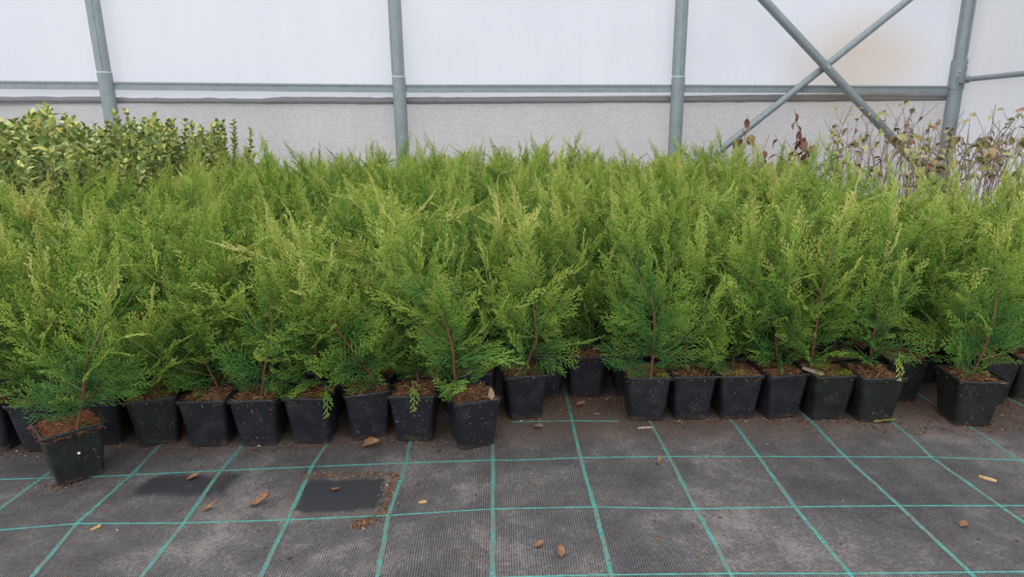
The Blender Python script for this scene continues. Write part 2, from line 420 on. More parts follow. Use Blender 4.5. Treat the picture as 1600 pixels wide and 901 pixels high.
# end wall
m = MB(); V = []; F = []
ys = np.linspace(0.2, WY(XR) + 0.09, 50); zs = np.linspace(0, 3.2, 14)
for z in zs:
    for y in ys: V.append((XR + 0.01 + 0.008 * math.sin(y * 4 + z), y, z))
for j in range(len(zs) - 1):
    for i in range(len(ys) - 1):
        a = j * len(ys) + i; F.append((a, a + len(ys), a + len(ys) + 1, a + 1))
m.add(V, F); tag(link('wall_right', m.mesh('wall_right', M['film2'], True)), kind='structure')

# posts
PX = [(-2.717, 1.133, 'rising out of the leafy shrubs'), (-0.695, 1.087, 'between the two widest film bays'), (1.289, 1.071, 'next to the bay with crossed braces'), (3.325, 1.018, 'in the corner where the end wall starts')]
for x, zj, where in PX:
    y = WY(x)
    r = empty('steel_post', (x, y, 0)); tag(r, 'round galvanised steel post ' + where, 'post', 'galvanised posts along the film wall')
    m = MB(); m.tube([(0, 0, 0), (0, 0, zj)], 0.047, 20); link('lower_tube', m.mesh('lower_tube', M['steel'], True), r)
    m = MB(); m.tube([(0, 0, zj), (0, 0, 3.2)], 0.043, 20); link('upper_tube', m.mesh('upper_tube', M['steel'], True), r)
    m = MB(); m.tube([(0, 0, zj - 0.006), (0, 0, zj + 0.004)], 0.0485, 20); link('joint_ring', m.mesh('joint_ring', M['ring'], True), r)
    m = MB(); m.box((0.004, -0.047, zj + 0.01), (0.016, -0.035, 3.2)); m.box((-0.046, -0.012, zj + 0.02), (-0.030, 0.012, 3.2))
    link('clip_channel', m.mesh('clip_channel', M['steel']), r)
    if x > 3:
        m = MB(); m.tube([(0, 0, zj - 0.05), (0, 0, zj + 0.15)], 0.052, 20); link('sleeve', m.mesh('sleeve', M['steel'], True), r)
        for dx, dz in ((-0.03, -0.02), (0.0, 0.03), (-0.025, 0.07), (0.02, 0.11), (0.02, -0.03)):
            m = MB(); m.tube([(dx, -0.042, zj + dz), (dx, -0.058, zj + dz)], 0.007, 6); link('bolt', m.mesh('bolt', M['ring']), r)
# rails, one flat galvanised profile per bay
RZ = lambda x: float(np.interp(x, [-7, -3.44, -0.80, 1.25, 3.27], [1.12, 1.06, 1.011, 0.993, 0.966]))
for xa, xb, lab in ((-7, -2.76, 'flat galvanised rail running off behind the leafy shrubs'), (-2.67, -0.74, 'flat galvanised rail over the broadleaf shrubs, first full bay'), (-0.65, 1.245, 'flat galvanised rail in the wide plain bay without braces'), (1.335, 3.28, 'flat galvanised rail behind the crossed braces')):
    h = 0.026; m = MB(); V = []
    for x in (xa, xb):
        y = WY(x); z = RZ(x)
        for dy, dz in ((0.0, -h), (0.0, -h * 0.55), (0.006, -h * 0.45), (0.006, h * 0.45), (0.0, h * 0.55), (0.0, h), (0.03, h), (0.03, -h)): V.append((x, y + dy, z + dz))
    m.add(V, [(k, (k + 1) % 8, 8 + (k + 1) % 8, 8 + k) for k in range(8)] + [tuple(range(7, -1, -1)), tuple(range(8, 16))])
    tag(link('rail', m.mesh('rail', M['steel'])), lab, 'rail', 'wall rails')
def pipe(name, pts, r, label, cat, flatend=None, y=0):
    e = empty(name, pts[0]); p0 = Vector(pts[0])
    m = MB(); m.tube([Vector(p) - p0 for p in pts], r, 16); link('tube', m.mesh('tube', M['steel'], True), e)
    tag(e, label, cat); return e, p0
def along(a, b, k): return tuple(a[i] + (b[i] - a[i]) * k for i in range(3))
a, c = (1.800, WY(1.8) - 0.10, 1.574), (2.905, WY(2.9) - 0.10, 0.575)
e, p0 = pipe('brace', [along(a, c, 1.36), along(a, c, -0.7)], 0.029, 'thick galvanised diagonal brace crossing in front, falling towards the corner post', 'brace')
m = MB(); p = Vector(along(a, c, 0.46)) - p0; m.tube([p + Vector((0, -0.036, 0)), p + Vector((0, 0.06, 0))], 0.009, 8); link('bolt', m.mesh('bolt', M['ring']), e)
a, c = (2.868, WY(2.87) - 0.045, 1.569), (1.737, WY(1.74) - 0.045, 0.658)
pipe('brace', [along(a, c, 1.70), along(a, c, -0.7)], 0.0245, 'thinner galvanised diagonal brace crossing behind, its foot by red leaves', 'brace')
e, p0 = pipe('end_wall_pipe', [(XR - 0.03, WY(3.33) - 0.03, 1.030), (XR - 0.03, 1.0, 1.030)], 0.0175, 'thin horizontal galvanised pipe along the end wall', 'pipe')
m = MB(); m.box((-0.05, -0.05, -0.024), (0.022, 0.02, 0.024)); link('bracket', m.mesh('bracket', M['steel']), e)

# ------------------------------------------------------------------ conifer sprays
def batch(P, R, N, tips, flat=0.7):
    """P (n,K,3) centre lines, R (n,K) radii, N (n,3) a normal each, tips (n,K): triangular tapering twigs as arrays"""
    n, K, _ = P.shape
    T = np.gradient(P, axis=1); T /= np.linalg.norm(T, axis=2, keepdims=True) + 1e-12
    B = np.cross(N[:, None, :], T); B /= np.linalg.norm(B, axis=2, keepdims=True) + 1e-12
    NN = np.cross(T, B)
    rings = []
    for k in range(K - 1):
        r = R[:, k, None]
        rings.append(np.stack([P[:, k] + B[:, k] * r, P[:, k] - B[:, k] * r * 0.5 + NN[:, k] * r * flat, P[:, k] - B[:, k] * r * 0.5 - NN[:, k] * r * flat], 1))
    V = np.concatenate(rings + [P[:, -1:, :]], 1)
    m = (K - 1) * 3 + 1
    F = []
    for k in range(K - 2):
        for i in range(3):
            j = (i + 1) % 3; o = k * 3
            F += [(o + i, o + j, o + 3 + j), (o + i, o + 3 + j, o + 3 + i)]
    o = (K - 2) * 3
    for i in range(3): F.append((o + i, o + (i + 1) % 3, m - 1))
    F = np.array(F)
    Ft = (F[None] + (np.arange(n) * m)[:, None, None]).reshape(-1, 3)
    tt = np.concatenate([np.repeat(tips[:, :-1], 3, axis=1), tips[:, -1:]], 1)
    return V.reshape(-1, 3), Ft, tt.ravel()

def join(parts):
    V = []; F = []; A = []; o = 0
    for v, f, a in parts:
        V.append(v); F.append(f + o); A.append(a); o += len(v)
    return np.concatenate(V), np.concatenate(F), np.concatenate(A)

def gen_spray(seed, L, dens=1.0, slim=0.42, fine=1.0):
    g = np.random.default_rng(seed)
    K = 9; s = np.linspace(0, 1, K)
    bend = g.uniform(-0.12, 0.30); side = g.uniform(-0.12, 0.12)
    R0 = np.stack([s * L, side * L * s ** 2 + 0.01 * L * np.sin(s * 7), bend * L * s ** 2], 1)
    def on(u): return np.stack([np.interp(u, s, R0[:, i]) for i in range(3)], -1)
    n1 = max(7, int(L / 0.0078 * dens))
    u1 = 0.06 + 0.91 * (np.arange(n1) + g.uniform(-0.3, 0.3, n1)) / n1
    sg = np.where(np.arange(n1) % 2 == 0, 1.0, -1.0)
    prof = np.minimum(1.0, u1 / 0.18 + 0.45) * (1 - u1) ** 0.75
    l1 = np.maximum(0.010, L * slim * prof * g.uniform(0.75, 1.25, n1))
    a1 = np.radians(g.uniform(34, 52, n1) * (1.1 - 0.35 * u1))
    K1 = 5; q = np.linspace(0, 1, K1)
    tang = on(np.clip(u1 + 0.03, 0, 1)) - on(np.clip(u1 - 0.03, 0, 1)); tang /= np.linalg.norm(tang, axis=1, keepdims=True)
    nrm = np.tile(np.array([[0, 0, 1.0]]), (n1, 1)) + g.normal(0, 0.16, (n1, 3)); nrm -= tang * (nrm * tang).sum(1, keepdims=True); nrm /= np.linalg.norm(nrm, axis=1, keepdims=True)
    lat = np.cross(nrm, tang)
    P = np.zeros((n1, K1, 3)); P[:, 0] = on(u1); lift = g.normal(0, 0.22, n1)
    for k in range(1, K1):
        an = a1 * (1.0 - 0.55 * (k - 1) / (K1 - 1))
        d = tang * np.cos(an)[:, None] + lat * (sg * np.sin(an))[:, None] + nrm * (lift * k / K1)[:, None]
        P[:, k] = P[:, k - 1] + d / np.linalg.norm(d, axis=1, keepdims=True) * (l1 / (K1 - 1))[:, None]
    out = []
    tr = s * 0.55
    out.append(batch(R0[None], (0.0015 * (1 - 0.7 * s))[None], np.array([[0, 0, 1.0]]), tr[None], 1.0))
    base1 = 0.10 + 0.5 * u1
    out.append(batch(P, 0.00125 * (1 - 0.5 * q)[None] * np.ones((n1, 1)), nrm, base1[:, None] + 0.30 * q[None]))
    # third order: scale-leaf twigs
    n2 = np.maximum(2, (l1 / 0.0058 * fine).astype(int)); idx = np.repeat(np.arange(n1), n2)
    kk = np.concatenate([np.arange(m) for m in n2]); tot = n2[idx]
    u2 = 0.10 + 0.86 * (kk + g.uniform(0, 0.6, len(kk))) / tot
    sg2 = np.where(kk % 2 == 0, 1.0, -1.0)
    f = u2 * (K1 - 1); i0 = np.minimum(f.astype(int), K1 - 2); w_ = (f - i0)[:, None]
    O = P[idx, i0] * (1 - w_) + P[idx, i0 + 1] * w_
    T2 = P[idx, i0 + 1] - P[idx, i0]; T2 /= np.linalg.norm(T2, axis=1, keepdims=True)
    N2 = nrm[idx] + g.normal(0, 0.22, (len(idx), 3)); N2 -= T2 * (N2 * T2).sum(1, keepdims=True); N2 /= np.linalg.norm(N2, axis=1, keepdims=True)
    L2 = np.cross(N2, T2)
    l2 = np.clip(0.42 * l1[idx] * (1.05 - 0.72 * u2), 0.0055, 0.020 if slim < .5 else .025) * g.uniform(0.7, 1.3, len(idx))
    a2 = np.radians(g.uniform(26, 44, len(idx)))
    D = T2 * np.cos(a2)[:, None] + L2 * (sg2 * np.sin(a2))[:, None]
    D2 = T2 * np.cos(a2 * 0.55)[:, None] + L2 * (sg2 * np.sin(a2 * 0.55))[:, None]
    PP = np.stack([O, O + D * (l2 * 0.55)[:, None], O + D * (l2 * 0.55)[:, None] + D2 * (l2 * 0.45)[:, None]], 1)
    RR = np.array([[0.00105, 0.00135, 0.0]]) * g.uniform(0.85, 1.2, (len(idx), 1))
    b2 = (0.16 + 0.45 * u1[idx] + 0.22 * u2)
    out.append(batch(PP, RR, N2, b2[:, None] + np.array([[-0.08, 0.12, 0.42]])))
    return join(out)

SPRAYS = []      # (V, F, tip, length)
for i, (L, d, sl) in enumerate(((0.17, 1, 0.40), (0.17, 0.9, 0.46), (0.14, 1, 0.44), (0.14, 0.95, 0.36), (0.11, 1, 0.46), (0.11, 0.95, 0.38), (0.08, 1, 0.42), (0.20, 0.9, 0.32), (0.19, 0.72, 0.56), (0.16, 0.75, 0.60), (0.13, 0.8, 0.60))):
    v_, f_, t_ = gen_spray(100 + i, L, d, sl, 1.0 if i < 8 else 0.85)
    SPRAYS.append((v_, f_, t_, L))
SPRAY_ME = [mesh('branch', s[0], s[1], M['scale_leaf'], True, {'tip': s[2], 'age': np.zeros(len(s[0]))}) for s in SPRAYS]

def catmull(pts, n):
    P = np.array(pts, float)
    if len(P) < 3:
        P = np.array([P[0], (P[0] + P[-1]) / 2, P[-1]])
    d = np.r_[0, np.cumsum(np.linalg.norm(np.diff(P, axis=0), axis=1))]; d /= d[-1]
    E = np.vstack([2 * P[0] - P[1], P, 2 * P[-1] - P[-2]])
    out = []
    for u in np.linspace(0, 1, n):
        i = min(len(P) - 2, max(0, int(np.searchsorted(d, u, 'right') - 1)))
        t_ = (u - d[i]) / (d[i + 1] - d[i]); p0, p1, p2, p3 = E[i], E[i + 1], E[i + 2], E[i + 3]
        out.append(0.5 * ((2 * p1) + (-p0 + p2) * t_ + (2 * p0 - 5 * p1 + 4 * p2 - p3) * t_ ** 2 + (-p0 + 3 * p1 - 3 * p2 + p3) * t_ ** 3))
    return np.array(out)

def stem_mesh(path, r0, r1, n=6, age0=0.0, age1=1.0):
    K = len(path); P = np.asarray(path)
    T = np.gradient(P, axis=0); T /= np.linalg.norm(T, axis=1, keepdims=True)
    A = np.cross(T, np.array([0.2, 1.0, 0.1])); A /= np.linalg.norm(A, axis=1, keepdims=True); B = np.cross(T, A)
    r = np.linspace(r0, r1, K)
    an = np.arange(n) * 2 * PI / n
    V = (P[:, None] + (A[:, None] * np.cos(an)[None, :, None] + B[:, None] * np.sin(an)[None, :, None]) * r[:, None, None]).reshape(-1, 3)
    F = []
    for k in range(K - 1):
        for i in range(n):
            j = (i + 1) % n; o = k * n
            F += [(o + i, o + j, o + n + j), (o + i, o + n + j, o + n + i)]
    o = (K - 1) * n
    for i in range(1, n - 1): F.append((o, o + i, o + i + 1))
    age = np.repeat(np.linspace(age0, age1, K), n)
    return mesh('stem', V, np.array(F), M['bark'], True, {'age': age})

def put(p, d, z, ln, g, j=None, flat=1.0):
    if j is None: j = min(range(len(SPRAYS)), key=lambda q: abs(SPRAYS[q][3] - ln) + g.uniform(0, 0.035) + (0.02 if q > 7 else 0))
    sc = min(1.35, max(0.6, ln / SPRAYS[j][3])); d = d / np.linalg.norm(d)
    z = z - d * z.dot(d); z /= np.linalg.norm(z) + 1e-9; y = np.cross(z, d)
    Mx = np.eye(4); Mx[:3, 0] = d * sc; Mx[:3, 1] = y * sc * flat; Mx[:3, 2] = z * sc; Mx[:3, 3] = p
    return j, Mx
def at_path(path, t_):
    n = len(path); f = t_ * (n - 1); k = min(n - 2, int(f)); ax = path[k + 1] - path[k]
    return path[k] * (1 - f + k) + path[k + 1] * (f - k), ax / np.linalg.norm(ax)
def placements(path, g, count, big=1.0, front_gap=0.0, t0=0.05, laterals=4, fans=0):
    """spray placements (spray index, 4x4 matrix, age) on a stem, and the side shoots that carry more of them"""
    out = []; side_paths = []; az = g.uniform(0, 6.28); H = np.linalg.norm(path[-1] - path[0])
    up3 = np.array([0, 0, 1.0])
    for i in range(count):
        t_ = min(0.99, max(0.02, t0 + (0.985 - t0) * (i + g.uniform(-0.35, 0.35)) / count))
        p, ax = at_path(path, t_); az += 2.4 + g.uniform(-0.6, 0.6)
        side = np.array([math.cos(az), math.sin(az), 0.0]); side -= ax * side.dot(ax); side /= np.linalg.norm(side)
        if front_gap and side[1] < -0.70 and 0.10 < t_ < 0.5 and g.random() < front_gap: continue
        ang = math.radians((66 - 40 * t_) + g.uniform(-17, 15))
        d = ax * math.cos(ang) + side * math.sin(ang)
        ln = (0.080 + 0.085 * min(1, t_ / 0.20)) * (1 - 0.55 * max(0, t_ - 0.20) / 0.80) * g.uniform(0.65, 1.25) * big
        j, Mx = put(p, d, up3 * g.uniform(.4, 1.2) + g.normal(0, 0.55, 3) - side * 0.5, ln, g)
        out.append((j, Mx, t_ ** 1.3 * g.uniform(.75, 1.2)))
    for q in range(laterals):
        tb = 0.08 + 0.50 * (q + g.uniform(0, 0.9)) / max(1, laterals); p, ax = at_path(path, tb)
        a = az + q * 2.4 + g.uniform(-.7, .7); side = np.array([math.cos(a), math.sin(a), 0.0])
        if front_gap and side[1] < -0.75: side[1] *= -0.6
        ll = (0.12 + 0.13 * g.random()) * big * (1.0 - 0.35 * tb); nod = g.uniform(-.02, .03)
        lp = catmull([p, p + side * ll * .34 + ax * ll * .26, p + side * ll * .58 + ax * ll * .66, p + side * ll * (.70 + nod * 8) + ax * ll * (1.0 - nod * 4)], 10)
        side_paths.append(lp); m_ = max(4, int(ll / 0.024))
        for r_ in range(m_):
            u = 0.06 + 0.92 * (r_ + g.uniform(-.2, .2)) / m_; pp, la = at_path(lp, u)
            sd = np.cross(la, np.array([-side[1], side[0], 0.3])) * (1 if r_ % 2 else -1) + g.normal(0, .45, 3); sd -= la * sd.dot(la); sd /= np.linalg.norm(sd)
            an = math.radians(g.uniform(22, 48)); d = la * math.cos(an) + sd * math.sin(an)
            j, Mx = put(pp, d, g.normal(0, .6, 3) + up3 * .5, (0.085 - 0.03 * u) * g.uniform(.75, 1.25) * big, g)
            out.append((j, Mx, min(1.0, tb + 0.75 * (u - .1))))
        pp, la = at_path(lp, .96); j, Mx = put(pp, la, g.normal(0, 1, 3), 0.075 * big, g); out.append((j, Mx, min(1.0, tb + .75)))
    for q in range(fans):                                         # broad flat fans low on the stem
        tb = 0.06 + 0.42 * (q + g.uniform(0, .8)) / fans; p, ax = at_path(path, tb)
        a = (0 if q % 2 else PI) + g.uniform(-.85, .85); el = g.uniform(.08, .85)
        d = np.array([math.cos(a) * math.cos(el), math.sin(a) * math.cos(el), math.sin(el)])
        j, Mx = put(p, d, up3 * .8 + np.array([0, -1.0, 0]) * g.uniform(.2, 1.1) + g.normal(0, .25, 3), g.uniform(.10, .175) * big, g, 8 + q % 3)
        out.append((j, Mx, tb * .9 + g.uniform(-.08, .12)))
    ax = path[-1] - path[-3]; ax /= np.linalg.norm(ax)            # the leader
    for q in range(3):
        z = g.normal(0, 1, 3); d = ax + g.normal(0, .10, 3) * (q + .5)
        j, Mx = put(path[-1 - q], d, z, (0.10, 0.075, 0.07)[q] * g.uniform(.8, 1.2), g, (7 if q == 0 else 6), 0.7)
        out.append((j, Mx, 1.15 + g.uniform(-.15, .15)))
    return out, side_paths

def merged_foliage(pl):
    V = []; F = []; T = []; A = []; o = 0
    for j, Mx, age in pl:
        v_, f_, t_, L = SPRAYS[j]
        V.append(v_ @ Mx[:3, :3].T + Mx[:3, 3]); F.append(f_ + o); T.append(t_); A.append(np.full(len(v_), age)); o += len(v_)
    return mesh('foliage', np.concatenate(V), np.concatenate(F), M['scale_leaf'], True, {'tip': np.concatenate(T), 'age': np.concatenate(A)})

def random_stem(g, h, lean=0.05, nod=0.05, z0=0.105):
    a = g.uniform(0, 6.28); l = g.uniform(0, lean); a2 = a + g.uniform(-1, 1); n_ = g.uniform(0.1, 1) ** 1.5 * nod
    s = np.linspace(0, 1, 16)
    p = np.stack([math.cos(a) * l * s + math.cos(a2) * n_ * s ** 4 + 0.004 * np.sin(s * 9 + a), math.sin(a) * l * s + math.sin(a2) * n_ * s ** 4 + 0.004 * np.cos(s * 8), z0 + h * s - 0.02 * n_ / 0.05 * s ** 6], 1)
    return p

VAR = []
for i in range(9):
    g = np.random.default_rng(500 + i)
    path = random_stem(g, g.uniform(0.35, 0.46), 0.08, 0.24 if i in (2, 5, 7) else 0.11)
    pl, sp = placements(path, g, 21, laterals=5, fans=4)
    VAR.append((merged_foliage(pl), stem_mesh(path, 0.0030, 0.0011)))

# ------------------------------------------------------------------ pot, soil
RIM, BASE, PH = 0.0580, 0.0425, 0.125       # half widths, height
def rsq(hw, r, n=5):
    out = []
    for cx, cy, a0 in ((1, 1, 0), (-1, 1, 90), (-1, -1, 180), (1, -1, 270)):
        for k in range(n):
            a = math.radians(a0 + 90 * k / (n - 1)); out.append((cx * (hw - r) + r * math.cos(a), cy * (hw - r) + r * math.sin(a)))
    return out
def loft(rings, close_end=False, close_start=False):
    m = MB(); V = [p for r in rings for p in r]; n = len(rings[0]); F = []
    for k in range(len(rings) - 1):
        for i in range(n):
            j = (i + 1) % n; F.append((k * n + i, k * n + j, (k + 1) * n + j, (k + 1) * n + i))
    if close_end: F.append(tuple((len(rings) - 1) * n + i for i in range(n)))
    if close_start: F.append(tuple(range(n - 1, -1, -1)))
    m.add(V, F); return m
def sub(poly, m_=3):
    out = []
    for a, c in zip(poly, poly[1:] + poly[:1]):
        n = m_ if math.dist(a, c) > 0.03 else 1
        out += [(a[0] + (c[0] - a[0]) * k / n, a[1] + (c[1] - a[1]) * k / n) for k in range(n)]
    return out
def ring(hw, r, z, arch=0.0):
    pts = sub(rsq(hw, r), 6); out = []
    for x, y in pts:
        m_ = min(abs(x), abs(y)) / hw                 # 0 at the middle of a side, near 1 at a corner
        out.append((x, y, z + (arch if m_ < 0.55 else 0.0)))
    return out
def pot_mesh(mat):
    hw = lambda z: BASE + (RIM - 0.003 - BASE) * z / PH
    R = [ring(BASE * 0.9, 0.008, 0.006), ring(BASE * 0.97, 0.010, 0.001, 0.0045), ring(BASE, 0.011, 0.0, 0.0045), ring(hw(0.010), 0.012, 0.010), ring(hw(0.06), 0.012, 0.06), ring(hw(PH - 0.009), 0.011, PH - 0.009),
         ring(hw(PH) - 0.0015, 0.010, PH - 0.004), ring(hw(0.10) - 0.0015, 0.011, 0.100), ring(hw(0.09) - 0.0015, 0.011, 0.09)]
    return loft(R, False, True).mesh('pot', mat, False)
def rim_mesh(mat):
    r = 0.011
    R = [ring(RIM - 0.0040, r - 0.002, PH - 0.0085), ring(RIM, r, PH - 0.0075), ring(RIM + 0.0004, r, PH - 0.002), ring(RIM - 0.0006, r, PH), ring(RIM - 0.0034, r - 0.002, PH), ring(RIM - 0.0042, r - 0.002, PH - 0.006)]
    return loft(R).mesh('rim', mat, False)
POT = {k: pot_mesh(M[k]) for k in ('pot_blue', 'pot_green')}
RIMM = {k: rim_mesh(M[k]) for k in ('pot_blue', 'pot_green')}
def soil_mesh(seed):
    g = random.Random(seed); n = 16; hw = RIM - 0.0062; V = []; F = []
    ph = [g.uniform(0, 6) for _ in range(6)]
    for j in range(n + 1):
        for i in range(n + 1):
            x = -1 + 2 * i / n; y = -1 + 2 * j / n
            ed = max(abs(x), abs(y)); f = 1 - ed ** 4
            z = 0.112 + 0.010 * f + 0.004 * math.sin(3 * x + ph[0]) * math.cos(3.5 * y + ph[1]) + g.uniform(-0.0022, 0.0022)
            k = 1 - 0.06 * (abs(x * y)) ** 3
            V.append((x * hw * k, y * hw * k, z))
    for j in range(n):
        for i in range(n):
            a = j * (n + 1) + i; F.append((a, a + 1, a + n + 2, a + n + 1))
    m = MB(); m.add(V, F); return m.mesh('soil', M['soil'], True)
SOIL = [soil_mesh(i) for i in range(4)]
def fibres(seed, n, mat, name, hw=0.052, z=0.121, lo=0.008, hi=0.032, r=0.0006, rise=0.35, over=0.0):
    g = np.random.default_rng(seed)
    P0 = np.stack([g.uniform(-hw - over, hw + over, n), g.uniform(-hw - over, hw + over, n), np.zeros(n)], 1)
    ed = np.maximum(abs(P0[:, 0]), abs(P0[:, 1])) / hw
    P0[:, 2] = z - 0.006 * np.clip(ed, 0, 1.1) ** 4 + g.uniform(-0.003, 0.004, n)
    a = g.uniform(0, 6.28, n); l = g.uniform(lo, hi, n); el = g.normal(0.05, rise, n)
    d = np.stack([np.cos(a) * np.cos(el), np.sin(a) * np.cos(el), np.sin(el)], 1)
    b_ = g.normal(0, 0.35, (n, 3)) * l[:, None]; b_[:, 2] = np.abs(b_[:, 2]) * 0.6
    P = np.stack([P0 - d * l[:, None] / 2, P0 + b_ * 0.5, P0 + d * l[:, None] / 2, P0 + d * l[:, None] * 0.55], 1)
    lim = RIM + 0.002 + over
    P[:, :, 0] = np.clip(P[:, :, 0], -lim, lim); P[:, :, 1] = np.clip(P[:, :, 1], -lim, lim)
    N = g.normal(0, 1, (n, 3)); N /= np.linalg.norm(N, axis=1, keepdims=True)
    R = np.array([[0.7, 1.0, 0.6, 0.0]]) * r * g.uniform(0.6, 2.2, (n, 1))
    V, F, _ = batch(P, R, N, np.zeros((n, 4)), 0.8)
    return mesh(name, V, F, M[mat], False)
FIB = [fibres(20 + i, 420, 'fibre', 'coir_fibres') for i in range(4)]
FIBRED = fibres(31, 760, 'redfibre', 'coir_fibres', over=0.004, hi=0.034, r=0.0005, rise=.2)
def moss_mesh(seed, mat, n=700, spots=5, rad=0.022):
    g = np.random.default_rng(seed)
    c_ = g.uniform(-0.040, 0.040, (spots, 2)); k = g.integers(0, spots, n)
    xy = np.clip(c_[k] + g.normal(0, rad * 0.5, (n, 2)), -0.053, 0.053)
    dd = np.linalg.norm(xy - c_[k], axis=1) / rad
    P0 = np.stack([xy[:, 0], xy[:, 1], 0.1165 + 0.008 * np.clip(1 - dd, 0, 1)], 1)
    d = np.stack([g.normal(0, 0.6, n), g.normal(0, 0.6, n), np.ones(n)], 1); d /= np.linalg.norm(d, axis=1, keepdims=True)
    l = g.uniform(0.004, 0.009, n)
    P = np.stack([P0, P0 + d * l[:, None] * 0.6, P0 + d * l[:, None]], 1)
    N = g.normal(0, 1, (n, 3)); N /= np.linalg.norm(N, axis=1, keepdims=True)
    V, F, _ = batch(P, np.array([[0.0009, 0.0011, 0]]) * np.ones((n, 1)), N, np.zeros((n, 3)))
    return mesh('moss', V, F, M[mat], False)
MOSS = [moss_mesh(40, 'moss'), moss_mesh(41, 'moss', 500, 3), moss_mesh(42, 'drymoss', 800, 7, 0.026), moss_mesh(43, 'moss', 1100, 9, 0.024)]

GROUP = 'young potted conifers in the bed'
def tree_root(x, y, label, tilt=(0, 0)):
    r = empty('potted_conifer', (x, y, 0)); r.rotation_euler = (tilt[0], tilt[1], 0)
    tag(r, label, 'potted plant', GROUP); return r

